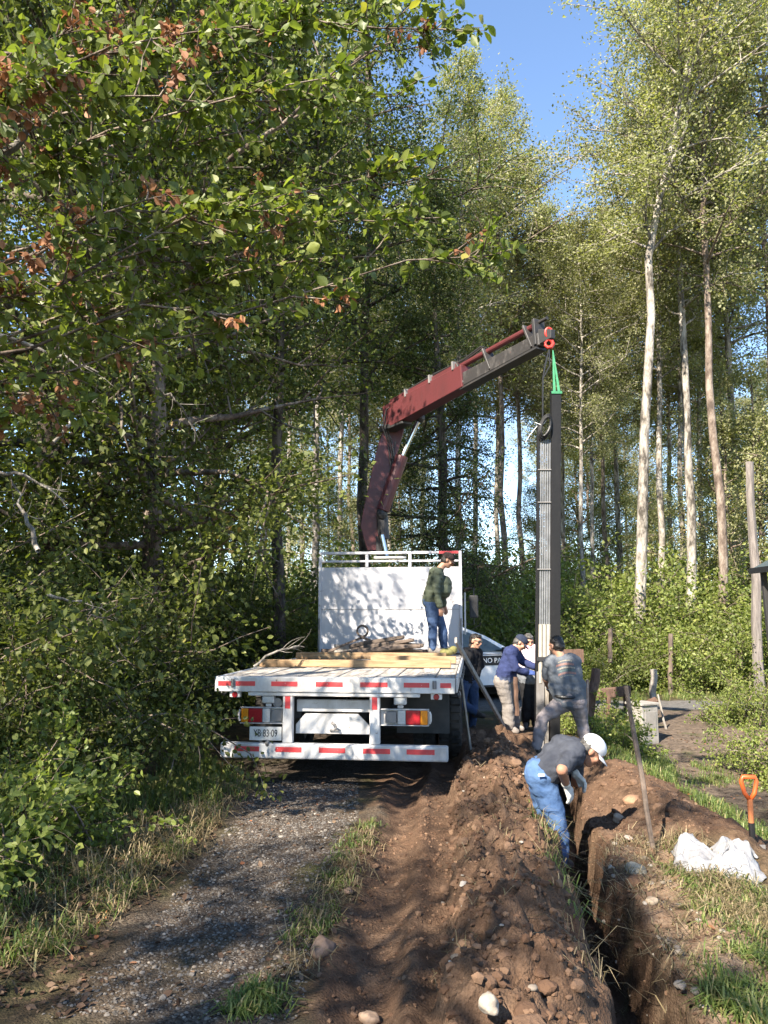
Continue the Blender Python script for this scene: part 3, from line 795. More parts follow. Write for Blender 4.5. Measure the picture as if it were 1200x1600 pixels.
MAT['wood_grey'] = simple('weathered_grey_wood', (0.16, 0.14, 0.12), (0.33, 0.30, 0.265), 7, rough=0.85, stretch=(4, 4, 0.6), bump=0.004)
MAT['wood_red'] = simple('red_brown_wood', (0.060, 0.034, 0.024), (0.130, 0.075, 0.052), 6, rough=0.8, stretch=(3, 3, 1), bump=0.004)
MAT['wood_split'] = simple('split_pale_wood', (0.22, 0.13, 0.09), (0.44, 0.31, 0.24), 6, rough=0.8, stretch=(6, 6, 0.8), bump=0.004)
MAT['concrete'] = simple('concrete', (0.20, 0.185, 0.165), (0.29, 0.27, 0.245), 5, rough=0.9, bump=0.003)

def text_mesh(body, size, extrude=0.0015, align='CENTER'):
    cu = bpy.data.curves.new('lettering', 'FONT'); cu.body = body; cu.size = size; cu.extrude = extrude
    cu.align_x = align; cu.align_y = 'CENTER'
    o = bpy.data.objects.new('lettering', cu); COL.objects.link(o)
    dg = bpy.context.evaluated_depsgraph_get()
    me = bpy.data.meshes.new_from_object(o.evaluated_get(dg))
    bpy.data.objects.remove(o); bpy.data.curves.remove(cu)
    return me

# ================================================================ FLATBED TRUCK
TY = R(-6.6)
truck = empty('flatbed_truck', (-0.50, 7.80, 0.0), TY, 'dirty white flatbed crane truck with red and white rear reflectors, seen from behind', 'truck')
TW = Matrix.Translation((-0.50, 7.80, 0.0)) @ Matrix.Rotation(TY, 4, 'Z')
TI = TW.inverted()
def tl(px, py, Y): return TI @ U(px, py, Y)
deck = MB().box(-1.2, 1.2, 0.02, 5.15, 0.965, 1.005).build('deck', MAT['white'], truck, 0.004)
nb_ = 12
for i in range(nb_):
    x0 = -1.195 + 2.39 / nb_ * i
    o = MB().box(x0 + 0.004, x0 + 2.39 / nb_ - 0.004, 0.05, 5.13, 1.008, 1.040 + 0.006 * math.sin(i * 2.7)).build('deck_board', MAT['wood_deck'], deck, 0.004)
rb = MB().box(-1.2, 1.2, -0.06, 0.045, 0.905, 1.05).box(-0.86, 0.86, -0.045, 0.03, 0.865, 0.902).build('rear_beam', MAT['white'], truck, 0.006, 2)
for a, b_ in ((-1.165, -1.035), (-0.985, -0.785), (-0.62, -0.355), (-0.17, 0.10), (0.275, 0.545), (0.705, 0.955), (1.06, 1.165)):
    MB().box(a, b_, -0.0635, -0.0605, 0.962, 1.008).build('reflective_strip', MAT['tape_red'], rb)
for sx in (-1.01, 1.005):
    h = MB().box(sx - 0.02, sx + 0.02, -0.072, -0.061, 0.95, 1.03).tube([(sx, -0.085, 0.955), (sx, -0.085, 1.025)], 0.012, 8).build('hinge', MAT['grey_steel'], rb, 0.003)
for sx in (-1.0, 1.02):
    m = MB().box(sx - 0.055, sx + 0.055, -0.03, 0.03, 0.845, 0.903).build('marker_lamp', MAT['white'], truck, 0.008, 2)
    MB().tube([(sx, -0.031, 0.872), (sx, -0.044, 0.872)], [0.030, 0.024], 16).build('lens', MAT['lens_red'], m)
for s in (-1, 1):      # side beams with rope rail
    sb = MB().box(s * 1.205 - 0.02 if s < 0 else 1.203, s * 1.205 + 0.002 if s < 0 else 1.225, 0.05, 5.2, 0.905, 1.045).build('side_beam', MAT['white'], truck, 0.005)
    for k in range(9):
        y = 0.3 + k * 0.58
        MB().tube([(s * 1.235, y, 0.90), (s * 1.245, y, 0.86), (s * 1.235, y + 0.05, 0.83), (s * 1.225, y + 0.1, 0.86)], 0.009, 6).build('rope_hook', MAT['grey_steel'], sb)
# rear underrun bumper and its posts
bu = MB().box(-1.13, 1.13, -0.06, 0.03, 0.262, 0.41).build('bumper', MAT['white'], truck, 0.018, 2)
for a, b_ in ((-0.98, -0.73), (-0.565, -0.305), (-0.13, 0.13), (0.305, 0.57), (0.73, 1.0)):
    MB().box(a, b_, -0.0635, -0.0605, 0.33, 0.378).build('reflective_strip', MAT['tape_red'], bu)
for sx in (-0.455, 0.415):
    ps = MB().box(sx - 0.05, sx + 0.05, -0.040, 0.035, 0.412, 0.863).build('bumper_post', MAT['white'], truck, 0.006)
    MB().box(sx - 0.026, sx + 0.026, -0.0435, -0.0405, 0.745, 0.862).build('reflective_strip', MAT['tape_red'], ps)
cm = MB().box(-0.395, 0.355, 0.10, 0.16, 0.70, 0.82).build('cross_member', MAT['white'], truck, 0.005)
tp = MB().prism([(-0.395, 0.49), (0.355, 0.49), (0.355, 0.57), (0.235, 0.685), (-0.30, 0.685), (-0.395, 0.58)], 'y', 0.07, 0.10).build('tow_panel', MAT['white'], truck, 0.004)
MB().tube([(-0.02, 0.06, 0.60), (-0.02, 0.02, 0.60), (0.02, 0.0, 0.59), (0.03, 0.0, 0.56), (0.0, 0.0, 0.53), (-0.03, 0.0, 0.54)], 0.012, 8).build('tow_hook', MAT['grey_steel'], tp)
MB().box(-0.05, 0.05, 0.05, 0.068, 0.52, 0.535).build('bracket', MAT['grey_steel'], tp)
for s in (-1, 1):
    ch = MB().box(s * 0.40 - 0.04, s * 0.40 + 0.04, 0.17, 8.6, 0.62, 0.86).build('chassis_rail', MAT['dark_steel'], truck, 0.006)
for y0_, z0_ in ((1.35, 0.87), (3.4, 0.87), (0.3, 0.87)):
    MB().box(-1.0, 1.0, y0_, y0_ + 0.07, z0_, 0.962).build('sub_frame', MAT['dark_steel'], truck)
# tail lights
def tail_light(s):
    x0, x1 = (-0.945, -0.507) if s < 0 else (0.467, 0.945)
    t = MB().box(x0, x1, -0.02, 0.05, 0.590, 0.598).box(x0, x1, -0.02, 0.05, 0.742, 0.750).box(x0, x1, 0.03, 0.05, 0.598, 0.742).build('tail_light', MAT['white'], truck, 0.003)
    o = -1 if s < 0 else 1
    e = 0.945 * o
    def seg(a, b_, mat, nm, y=-0.018):
        MB().box(min(e - o * a, e - o * b_), max(e - o * a, e - o * b_), y, 0.029, 0.602, 0.738).build(nm, mat, t, 0.006, 2)
    seg(0.012, 0.082, MAT['lens_amber'], 'amber_lens'); seg(0.085, 0.225, MAT['lens_red'], 'red_lens'); seg(0.228, 0.305, MAT['lens_clear'], 'clear_lens')
    MB().box(min(e - o * 0.32, e - o * 0.43), max(e - o * 0.32, e - o * 0.43), -0.012, 0.029, 0.615, 0.725).build('side_plate', MAT['grey_steel'], t, 0.004)
    MB().tube([(e + o * 0.004, 0.0, 0.615), (e + o * 0.016, -0.005, 0.64), (e + o * 0.016, -0.005, 0.70), (e + o * 0.004, 0.0, 0.725)], 0.012, 8).build('guard', MAT['white'], t)
    lx = -0.66 if s < 0 else 0.665
    w = MB().box(lx - 0.062, lx + 0.062, -0.03, 0.05, 0.79, 0.865).box(lx - 0.03, lx + 0.03, -0.005, 0.03, 0.752, 0.79).build('work_lamp', MAT['white'], truck, 0.014, 2)
    MB().box(lx - 0.05, lx + 0.05, -0.034, -0.0305, 0.80, 0.856).build('lens', MAT['lens_clear'], w, 0.001)
tail_light(-1); tail_light(1)
w = MB().tube([(-0.57, 0.04, 0.795), (-0.57, 0.0, 0.795)], [0.035, 0.048], 14).build('horn', MAT['grey_steel'], truck)
# number plate
pl = MB().box(-0.835, -0.510, -0.050, -0.044, 0.435, 0.566).build('number_plate', MAT['plate'], truck, 0.002)
tm = text_mesh('YB·83·09', 0.100)
o = obj('plate_lettering', tm, MAT['ink'], pl); o.location = (-0.672, -0.0518, 0.502); o.rotation_euler = (PI / 2, 0, 0); o.scale = (0.66, 1, 1)
MB().box(-0.74, -0.71, -0.044, -0.02, 0.412, 0.435).tube([(-0.65, -0.045, 0.435), (-0.65, -0.06, 0.41), (-0.65, -0.045, 0.39)], 0.022, 8).build('plate_bracket', MAT['grey_steel'], truck)
# wheels
def wheel(x, y, z, r, w, name='wheel'):
    wv = MB()
    n = 28
    prof = [(-w / 2, r * 0.62), (-w / 2, r * 0.90), (-w * 0.40, r * 0.98), (w * 0.40, r * 0.98), (w / 2, r * 0.90), (w / 2, r * 0.62)]
    for k in range(len(prof)):
        for i in range(n):
            a = 2 * PI * i / n
            wv.v.append((prof[k][0], math.cos(a) * prof[k][1], math.sin(a) * prof[k][1]))
    for k in range(len(prof)):
        k2 = (k + 1) % len(prof)
        for i in range(n):
            j = (i + 1) % n
            wv.f.append((k * n + i, k * n + j, k2 * n + j, k2 * n + i))
    for i in range(36):          # tread lugs
        a = 2 * PI * i / 36
        for sx in (-1, 1):
            c = Vector((sx * w * 0.27, math.cos(a + sx * 0.06) * r * 0.99, math.sin(a + sx * 0.06) * r * 0.99))
            t = Vector((0, -math.sin(a), math.cos(a)))
            wv.beam(c - t * 0.026, c + t * 0.026, w * 0.40, 0.04, up=(0, math.cos(a), math.sin(a)))
    o = wv.build(name, MAT['rubber'], truck); o.location = (x, y, z)
    rm = MB()
    rm.tube([(-w * 0.3, 0, 0), (w * 0.2, 0, 0)], r * 0.615, 24).tube([(w * 0.2, 0, 0), (w * 0.42, 0, 0)], [r * 0.26, r * 0.20], 16)
    for i in range(8):
        a = 2 * PI * i / 8
        rm.tube([(w * 0.2, math.cos(a) * r * 0.36, math.sin(a) * r * 0.36), (w * 0.27, math.cos(a) * r * 0.36, math.sin(a) * r * 0.36)], 0.018, 6)
    q = rm.build('rim', MAT['grey_steel'], o)
    if x < 0: o.rotation_euler = (0, 0, PI)
    return o
RZ = 0.43
for s in (-1, 1):
    wheel(s * 1.10, 1.95, RZ, 0.50, 0.26); wheel(s * 0.80, 1.95, RZ, 0.50, 0.26)
    wheel(s * 1.05, 6.6, RZ - 0.06, 0.50, 0.27)
    MB().box(s * 0.80 - 0.30, s * 0.80 + 0.30, 1.30, 1.315, 0.33, 0.96).build('mud_flap', MAT['flap'], truck, 0.004)
MB().tube([(-1.0, 1.95, RZ), (1.0, 1.95, RZ)], 0.09, 12).ell((0, 1.95, RZ), (0.2, 0.22, 0.22)).build('axle', MAT['dark_steel'], truck)
MB().tube([(-1.0, 6.6, RZ - 0.06), (1.0, 6.6, RZ - 0.06)], 0.06, 12).build('axle', MAT['dark_steel'], truck)
MB().box(0.62, 1.12, 3.2, 4.3, 0.45, 0.86).build('fuel_tank', MAT['grey_steel'], truck, 0.08, 3)
MB().box(-1.12, -0.6, 3.1, 4.0, 0.48, 0.86).build('tool_box', MAT['white'], truck, 0.02)
# headboard
hb = MB().box(-1.16, 1.16, 5.155, 5.19, 1.05, 2.47).build('headboard', MAT['white2'], truck, 0.004)
MB().box(-1.16, 1.16, 5.149, 5.1535, 1.765, 1.771).build('panel_seam', MAT['grey_steel'], hb)
for sx in (-1.185, 1.185):
    MB().box(sx - 0.024, sx + 0.024, 5.14, 5.2, 1.05, 2.735).build('stake', MAT['white2'], hb, 0.006)
    MB().box(sx - 0.012, sx + 0.012, 5.115, 5.138, 1.05, 1.62).build('stake_clip', MAT['grey_steel'], hb, 0.004)
MB().box(-1.16, 1.16, 5.15, 5.195, 2.69, 2.735).build('top_rail', MAT['white2'], hb, 0.006)
MB().box(-1.16, 1.16, 5.152, 5.193, 2.555, 2.59).build('middle_rail', MAT['white2'], hb, 0.006)
for sx in (-0.385, 0.345):
    MB().box(sx - 0.025, sx + 0.025, 5.147, 5.198, 2.472, 2.688).build('rail_upright', MAT['white2'], hb, 0.005)
MB().box(0.83, 1.155, 5.144, 5.1485, 2.692, 2.733).build('reflective_strip', MAT['tape_red'], hb)
lb = MB().box(-0.28, 0.29, 5.20, 5.235, 2.61, 2.67).build('light_bar', MAT['dark_steel'], hb, 0.006)
MB().box(-0.27, 0.28, 5.192, 5.198, 2.622, 2.658).build('lens', MAT['lens_clear'], lb)
# cab (in front of the crane, mostly hidden)
cab = MB().prism([(6.25, 0.62), (6.25, 2.30), (6.45, 2.42), (7.55, 2.42), (7.95, 1.62), (8.05, 1.0), (8.05, 0.5), (7.2, 0.5), (7.1, 0.9), (6.9, 1.02), (6.4, 1.02), (6.3, 0.62)], 'x', -1.05, 1.05).build('cab', MAT['carwhite'], truck, 0.03, 2)
for s in (-1, 1):
    MB().prism([(6.55, 1.60), (6.6, 2.22), (7.42, 2.22), (7.72, 1.60)], 'x', s * 1.053, s * 1.058).build('window', MAT['glass'], cab)
    MB().box(s * 1.053 - 0.004, s * 1.053 + 0.012, 6.62, 6.82, 1.44, 1.48).build('door_handle', MAT['dark_steel'], cab, 0.003)
    mr = MB().box(s * 1.40 - 0.085, s * 1.40 + 0.085, 7.52, 7.60, 1.62, 2.06).build('mirror', MAT['dark_steel'], cab, 0.02, 2)
    MB().tube([(s * 1.06, 7.6, 2.2), (s * 1.40, 7.58, 2.2), (s * 1.40, 7.58, 1.5), (s * 1.06, 7.6, 1.5)], 0.014, 8).build('mirror_arm', MAT['dark_steel'], mr)
MB().prism([(-0.95, 1.66), (0.95, 1.66), (0.85, 2.30), (-0.85, 2.30)], 'y', 6.235, 6.248).build('rear_window', MAT['glass'], cab)
MB().box(1.235, 1.262, 5.35, 5.38, 1.35, 2.05).box(1.235, 1.262, 5.65, 5.68, 1.35, 2.05).box(1.238, 1.259, 5.381, 5.649, 1.45, 1.475).box(1.238, 1.259, 5.381, 5.649, 1.75, 1.775).box(1.238, 1.259, 5.381, 5.649, 1.98, 2.005).box(1.12, 1.234, 5.36, 5.38, 1.36, 1.40).box(1.12, 1.234, 5.66, 5.68, 1.36, 1.40).build('ladder_rail', MAT['white'], truck, 0.004)
MB().box(-0.9, 1.15, 5.3, 6.1, 0.90, 1.0).build('crane_bed', MAT['dark_steel'], truck, 0.01)
# ---- crane: column, two booms, cylinders, extension, hook
CY = 13.45
def L_(px, py, Y): return TI @ U(px, py, Y)
col_b = L_(600, 930, CY)
crane = MB().tube([(col_b.x, col_b.y, 1.0), (col_b.x, col_b.y, 1.5), (col_b.x, col_b.y, 2.45)], [0.24, 0.21, 0.17], 14).box(col_b.x - 0.42, col_b.x + 0.42, col_b.y - 0.25, col_b.y + 0.25, 1.0, 1.28).build('crane', MAT['red'], truck, 0.01)
MB().box(-1.2, 1.2, col_b.y - 0.13, col_b.y + 0.13, 0.74, 0.895).build('outrigger_beam', MAT['red'], crane, 0.01)
for s in (-1, 1):
    MB().tube([(s * 1.12, col_b.y, 1.1), (s * 1.12, col_b.y, 0.35)], 0.06, 12).tube([(s * 1.12, col_b.y, 0.35), (s * 1.12, col_b.y, 0.30)], 0.12, 12).build('outrigger_leg', MAT['red'], crane)
def offs(p, x=0, y=0, z=0): return Vector((p[0] + x, p[1] + y, p[2] + z))
# lower boom: bent plate girder
def girder(poly, Ys, th, name, mat, parent, bevel=0.008):
    """outline given in the picture, at forward distances Ys, with thickness th across"""
    pts = [L_(a, b_, y) for (a, b_), y in zip(poly, Ys)]
    nrm = Vector((-0.12, 0.99, 0.0)).normalized()
    # thickness runs perpendicular to the girder's own plane
    c = sum(pts, Vector()) / len(pts)
    nn = Vector()
    for i in range(len(pts)):
        nn += (pts[i] - c).cross(pts[(i + 1) % len(pts)] - c)
    nn.normalize()
    if nn.dot(nrm) < 0: nn = -nn
    n = len(pts)
    mb = MB().add([p for p in pts] + [p + nn * th for p in pts], [tuple(range(n)), tuple(range(2 * n - 1, n - 1, -1))] + [(i, i + n, (i + 1) % n + n, (i + 1) % n) for i in range(n)])
    return mb.build(name, mat, parent, bevel), pts, nn
girder([(574, 860), (563, 822), (568, 795), (589, 700), (600, 668), (632, 668), (626, 690), (596, 800), (597, 835), (602, 860)], [CY] * 10, 0.20, 'lower_boom', MAT['red'], crane)
girder([(587, 838), (597, 838), (604, 868), (588, 868)], [CY - 0.02] * 4, 0.10, 'boom_foot', MAT['dark_steel'], crane)
MB().beam(L_(592, 822, CY - 0.015), L_(618, 690, CY - 0.015), 0.03, 0.02).build('hydraulic_hose', MAT['dark_steel'], crane)
cyl = MB().tube([L_(598, 798, CY - 0.12), L_(628, 713, CY - 0.12)], 0.115, 16).build('lift_cylinder', MAT['red'], crane, 0.01)
MB().tube([L_(627, 716, CY - 0.12), L_(655, 655, CY - 0.12)], 0.040, 12).build('piston_rod', MAT['chrome'], cyl)
MB().ell(L_(656, 653, CY - 0.12), (0.09, 0.12, 0.09)).build('pivot_eye', MAT['dark_steel'], cyl)
MB().ell(L_(597, 802, CY - 0.1), (0.10, 0.12, 0.13)).tube([L_(597, 805, CY - 0.05), L_(600, 842, CY - 0.05)], 0.10, 10).build('cylinder_foot', MAT['dark_steel'], cyl)
MB().tube([L_(596, 836, CY - 0.15), L_(604, 872, CY - 0.15)], 0.05, 12).build('jack_rod', MAT['chrome'], crane)
for k in range(3):
    MB().tube([L_(603 + 4 * k, 800, CY - 0.03 - 0.02 * k), L_(612 + 4 * k, 740, CY - 0.05), L_(606 + 3 * k, 690, CY - 0.08), L_(598 + 3 * k, 668, CY - 0.14), L_(604 + 5 * k, 640, CY - 0.2), L_(622 + 6 * k, 628, CY - 0.4)], 0.013, 6).build('hydraulic_hose', MAT['dark_steel'], crane)
# upper boom and extension
E0, E1 = L_(612, 652, 13.35), L_(857, 520, 9.95)
def on(t, up=0.0, side=0.0):
    d = (E1 - E0); n = d.normalized()
    xs = n.cross(Vector((0, 0, 1))).normalized(); u = xs.cross(n)
    return E0 + d * t + u * up + xs * side
ub = MB().beam(on(-0.03), on(0.55), 0.24, 0.44, 0.22, 0.36).build('upper_boom', MAT['red'], crane, 0.012, 2)
MB().beam(on(-0.05, -0.18), on(0.12, -0.24), 0.27, 0.12, 0.20, 0.05).build('boom_pivot', MAT['dark_steel'], ub, 0.01)
MB().beam(on(0.02, 0.255), on(0.52, 0.225), 0.16, 0.07).build('hose_tray', MAT['red'], ub, 0.006)
for k, (dx, uu) in enumerate(((-0.05, 0.30), (0.0, 0.305), (0.05, 0.30))):
    MB().tube([on(0.0, 0.24, dx), on(0.12, uu, dx), on(0.35, uu + 0.01, dx), on(0.55, uu - 0.03, dx), on(0.66, uu + 0.02, dx)], 0.014, 6).build('hydraulic_hose', MAT['dark_steel'], ub)
for t in (0.16, 0.34, 0.5):
    MB().beam(on(t, 0.16), on(t, 0.30), 0.26, 0.035).build('hose_clamp', MAT['grey_steel'], ub, 0.003)
ex = MB().beam(on(0.50, -0.05), on(0.97, -0.05), 0.17, 0.22, 0.15, 0.18).build('boom_extension', MAT['boom_dark'], crane, 0.01)
MB().beam(on(0.53, -0.185), on(0.96, -0.165), 0.19, 0.03).build('slide_strip', MAT['dark_steel'], ex)
MB().tube([on(0.50, 0.22), on(0.93, 0.20)], 0.045, 12).build('extension_cylinder', MAT['red'], ex)
MB().tube([on(0.925, 0.22), on(1.0, 0.215)], 0.025, 10).build('piston_rod', MAT['dark_steel'], ex)
for t in (0.53, 0.69, 0.915):
    MB().beam(on(t + 0.02, -0.12), on(t - 0.015, 0.25), 0.19, 0.035).build('bracket', MAT['boom_dark'], ex, 0.006)
MB().beam(on(0.955, -0.12), on(0.955, 0.26), 0.20, 0.05).beam(on(0.965, -0.02), on(1.02, -0.05), 0.14, 0.22, 0.08, 0.12).build('boom_head', MAT['dark_steel'], ex, 0.006)
HK = L_(857, 514, 9.92)
hk = MB().box(-0.05, 0.05, -0.03, 0.03, 0, 0)
hkp = [(0.0, 0.10), (0.0, 0.0)]
hook = MB()
ring = [HK + Vector((0.042 * math.cos(a), 0, -0.05 + 0.062 * math.sin(a))) for a in np.linspace(0, 2 * PI, 15)]
hook.tube(ring, 0.018, 8)
sh = [HK + Vector((x, 0, z)) for x, z in ((0.0, -0.10), (0.0, -0.145), (0.042, -0.175), (0.055, -0.215), (0.03, -0.255), (-0.015, -0.26), (-0.048, -0.23), (-0.045, -0.20))]
hook.tube(sh, [0.024, 0.026, 0.026, 0.028, 0.028, 0.026, 0.022, 0.014], 10)
hook.beam(HK + Vector((-0.06, 0, -0.2)), HK + Vector((0.0, 0, -0.14)), 0.02, 0.02)
hook.build('hook', MAT['hookred'], crane)

# ================================================================ LOAD ON THE DECK
def on_deck(x, y, z=1.05): return TW @ Vector((x, y, z))
def timber(name, label, x0, x1, y, w, h, z, mat, rot=0.0, group=None):
    o = MB().box(-(x1 - x0) / 2, (x1 - x0) / 2, -w / 2, w / 2, 0, h).build(name, mat, None, 0.006)
    o.location = on_deck((x0 + x1) / 2, y, z); o.rotation_euler = (0, 0, TY + rot)
    return tag(o, label, 'timber', group)
timber('timber_beam', 'long sawn timber beam lying across the deck, nearest the rear edge', -1.18, 1.12, 1.55, 0.10, 0.085, 1.048, MAT['wood_new'], 0.012, 'timber beams on the deck')
timber('timber_beam', 'short sawn timber beam at the right of the deck, in front of the standing man', 0.05, 1.16, 2.45, 0.11, 0.09, 1.048, MAT['wood_new'], -0.01, 'timber beams on the deck')
timber('timber_beam', 'sawn timber beam across the deck under the pile of old sticks', -1.15, 1.0, 3.35, 0.12, 0.09, 1.048, MAT['wood_new'], 0.008, 'timber beams on the deck')
timber('timber_beam', 'dark timber beam lying against the headboard', -1.1, 1.1, 4.95, 0.12, 0.07, 1.048, MAT['wood_old'], 0.0, 'timber beams on the deck')
rk = random.Random(3)
for i, (x0, x1, dz, yy, tilt) in enumerate([(-0.62, 0.42, 0.0, 3.85, 0.10), (-0.45, 0.50, 0.05, 3.95, 0.16), (-0.1, 0.62, 0.02, 4.05, 0.02), (0.0, 0.60, 0.09, 3.9, 0.03), (-0.5, 0.35, 0.10, 4.05, 0.17), (0.05, 0.64, 0.13, 3.98, -0.02)]):
    a, b_ = on_deck(x0, yy + 0.05 * i % 0.1, 1.09 + dz), on_deck(x1, yy - 0.03, 1.10 + dz + tilt * (x1 - x0))
    o = MB().tube([a, a.lerp(b_, 0.3) + Vector((0, 0, 0.01)), a.lerp(b_, 0.7), b_], [0.034, 0.04, 0.036, 0.028], 7).build('old_stick', MAT['wood_old'], None, 0.0)
    tag(o, ['dark old stick at the bottom of the pile on the deck', 'long grey old stick slanting over the pile on the deck', 'short dark stick at the right of the pile on the deck', 'brown split stick on the right of the pile on the deck', 'upper slanting dark stick of the pile on the deck', 'topmost short stick of the pile on the deck'][i], 'stick', 'pile of old sticks on the deck')
c = on_deck(-0.36, 4.5, 1.05)
lu = empty('lifting_ring_frame', c, TY, 'iron lifting ring on a low triangular frame in front of the headboard', 'lifting ring')
MB().tube([(0.085 * math.cos(a), 0, 0.37 + 0.085 * math.sin(a)) for a in np.linspace(0, 2 * PI, 19)], 0.017, 8).build('ring', MAT['wood_old'], lu)
MB().beam((-0.55, 0, 0.05), (0.0, 0, 0.27), 0.06, 0.035).beam((0.0, 0.001, 0.27), (0.45, 0.001, 0.10), 0.055, 0.034).box(-0.04, 0.04, -0.03, 0.03, 0.25, 0.30).build('frame', MAT['wood_old'], lu)
MB().box(-0.45, 0.3, -0.02, 0.02, 0.0, 0.16).build('plate', MAT['wood_grey'], lu)
o = MB().ell((0, 0, 0.07), (0.11, 0.08, 0.06), 14, 8).ell((0.10, 0.02, 0.10), (0.07, 0.06, 0.06), 10, 6).build('cloth_bundle', simple('yellow_cloth', (0.12, 0.115, 0.04), (0.2, 0.185, 0.07), 12, rough=0.9, bump=0.02, bscale=14), None, smooth=True)
o.location = on_deck(0.98, 4.2, 1.045); tag(o, 'crumpled yellowish cloth on the deck by the standing man\'s feet', 'cloth')
# planks leaning on the side of the truck
a, b_ = U(712, 1000, 10.3), G(793, 1145, hz(*G(793, 1145, -0.05).xy) )
o = MB().beam(a, b_, 0.035, 0.10, up=(0.3, 1, 0.2)).build('leaning_plank', MAT['wood_grey'], None, 0.004)
tag(o, 'long grey plank leaning diagonally against the right side of the truck', 'plank')
a, b_ = TW @ Vector((1.245, 0.9, 0.98)), TW @ Vector((1.34, 1.0, hz(0.95, 8.8)))
o = MB().beam(a, b_, 0.02, 0.12, up=(0, 1, 0)).build('leaning_board', MAT['wood_grey'], None, 0.003)
tag(o, 'upright grey board standing against the right rear wheel of the truck', 'board')
# ================================================================ THE STEEL POST BEING SET
PT, PB = U(868, 612, 9.9), U(866, 1160, 9.9)
PB = PT + (PB - PT) * ((PT.z + 0.50) / (PT.z - PB.z))
post = empty('service_post', PB, 0, 'tall black steel post with grey conduits, hanging from the crane over the trench', 'post')
def pp(h, x=0.0, y=0.0):
    """point at height h up the post, offset sideways"""
    ax = (PT - PB).normalized()
    return ax * h + Vector((x, y, 0))
PH = (PT - PB).length
MB().beam(pp(0), pp(PH), 0.125, 0.125, up=(0, 1, 0)).build('post', MAT['post_black'], post, 0.006)
MB().beam(pp(PH + 0.001), pp(PH + 0.006), 0.13, 0.13, up=(0, 1, 0)).build('cap_plate', MAT['dark_steel'], post)
HT = PH - 0.34
MB().beam(pp(0.85, -0.225), pp(HT - 0.1, -0.225), 0.035, 0.07, up=(0, 1, 0)).build('side_rail', MAT['post_black'], post, 0.004)
for k in range(5):
    xx = -0.19 + 0.029 * k
    zt = HT - 0.32 + 0.012 * (k % 2)
    MB().tube([pp(1.95 + 0.02 * (k % 3), xx, -0.02), pp(zt, xx, -0.02)], 0.0125, 10).build('conduit', simple('grey_conduit', (0.10, 0.104, 0.112), (0.17, 0.175, 0.185), 9, rough=0.4) if k == 0 else bpy.data.materials['grey_conduit'], post)
for h in (2.75, 3.62, 4.05):
    MB().beam(pp(h, -0.235, -0.03), pp(h, -0.045, -0.03), 0.035, 0.014).build('conduit_clamp', MAT['grey_steel'], post, 0.002)
cov = simple('cream_pvc', (0.28, 0.255, 0.215), (0.37, 0.345, 0.295), 7, rough=0.5)
for k in range(3):
    xx = -0.185 + 0.05 * k
    MB().tube([pp(1.32 + 0.03 * k, xx, -0.035), pp(2.05, xx, -0.035)], 0.026, 12).build('cover_tube', cov, post)
MB().beam(pp(1.62, -0.235, -0.066), pp(1.62, -0.06, -0.066), 0.012, 0.05).build('cover_strap', MAT['dark_steel'], post)
MB().beam(pp(0.10, -0.185), pp(1.46, -0.185), 0.10, 0.10, up=(0, 1, 0)).build('lower_channel', MAT['grey_steel'], post, 0.004)
MB().beam(pp(0.55, -0.1), pp(1.40, -0.1), 0.05, 0.07, up=(0, 1, 0)).build('inner_angle', MAT['wood_grey'], post, 0.004)
coil = MB()
cc = pp(HT - 0.16, -0.15, -0.06)
for k in range(3):
    rr = 0.135 - 0.018 * k
    coil.tube([cc + Vector((0.55 * rr * math.cos(a) + 0.35 * rr * math.sin(a), -0.025 * k + 0.01 * math.sin(3 * a), 1.25 * rr * math.sin(a))) for a in np.linspace(0, 2 * PI, 22)], 0.016, 6)
coil.build('cable_coil', MAT['ink'], post)
MB().tube([cc + Vector((-0.1, 0, 0.02)), cc + Vector((-0.2, 0.0, -0.1)), cc + Vector((-0.26, 0, -0.2))], 0.004, 5).tube([cc + Vector((0.03, 0, 0.1)), cc + Vector((-0.04, -0.03, 0.02)), cc + Vector((-0.14, -0.03, 0.06))], 0.005, 5).build('cable_end', MAT['print_white'], post)
# slings
HW = TW @ HK
gm_ = simple('green_webbing', (0.03, 0.16, 0.075), (0.045, 0.22, 0.11), 20, rough=0.8)
sl = empty('lifting_sling', PT, 0, 'green webbing sling holding the top of the steel post', 'sling')
top = HW + Vector((0.05, 0, -0.30)) - PT
MB().beam(Vector((0.03, -0.066, -0.02)), top, 0.035, 0.012, 0.012, 0.012, up=(0, 1, 0)).beam(Vector((-0.03, -0.066, -0.02)), top, 0.035, 0.012, 0.012, 0.012, up=(0, 1, 0)).build('strap', gm_, sl)
MB().beam(Vector((-0.07, -0.07, -0.03)), Vector((0.07, -0.07, -0.03)), 0.01, 0.035).build('strap_loop', gm_, sl)
bs = MB()
b0 = HW + Vector((0, 0, -0.29)); b1 = U(848, 592, 9.9); b2 = PB + pp(HT - 0.05, -0.17)
bs.tube([b0, b0.lerp(b1, 0.5) + Vector((-0.01, 0, 0)), b1, b2], 0.011, 6).tube([b0, b0.lerp(b1, 0.5) + Vector((0.05, 0, -0.02)), b1], 0.009, 6)
o = bs.build('wire_sling', MAT['ink'], None); tag(o, 'black rope sling between the red hook and the cable coil', 'sling')

# ================================================================ WHITE CAR BEHIND
CX, CYY = U(785, 1110, 18.6).x, 18.6
car = empty('parked_car', (CX - 1.12 * 0.94, CYY - 1.12 * 0.34, hz(CX, CYY)), R(20), 'white car with a dark lettered band along its side, parked behind the truck', 'car')
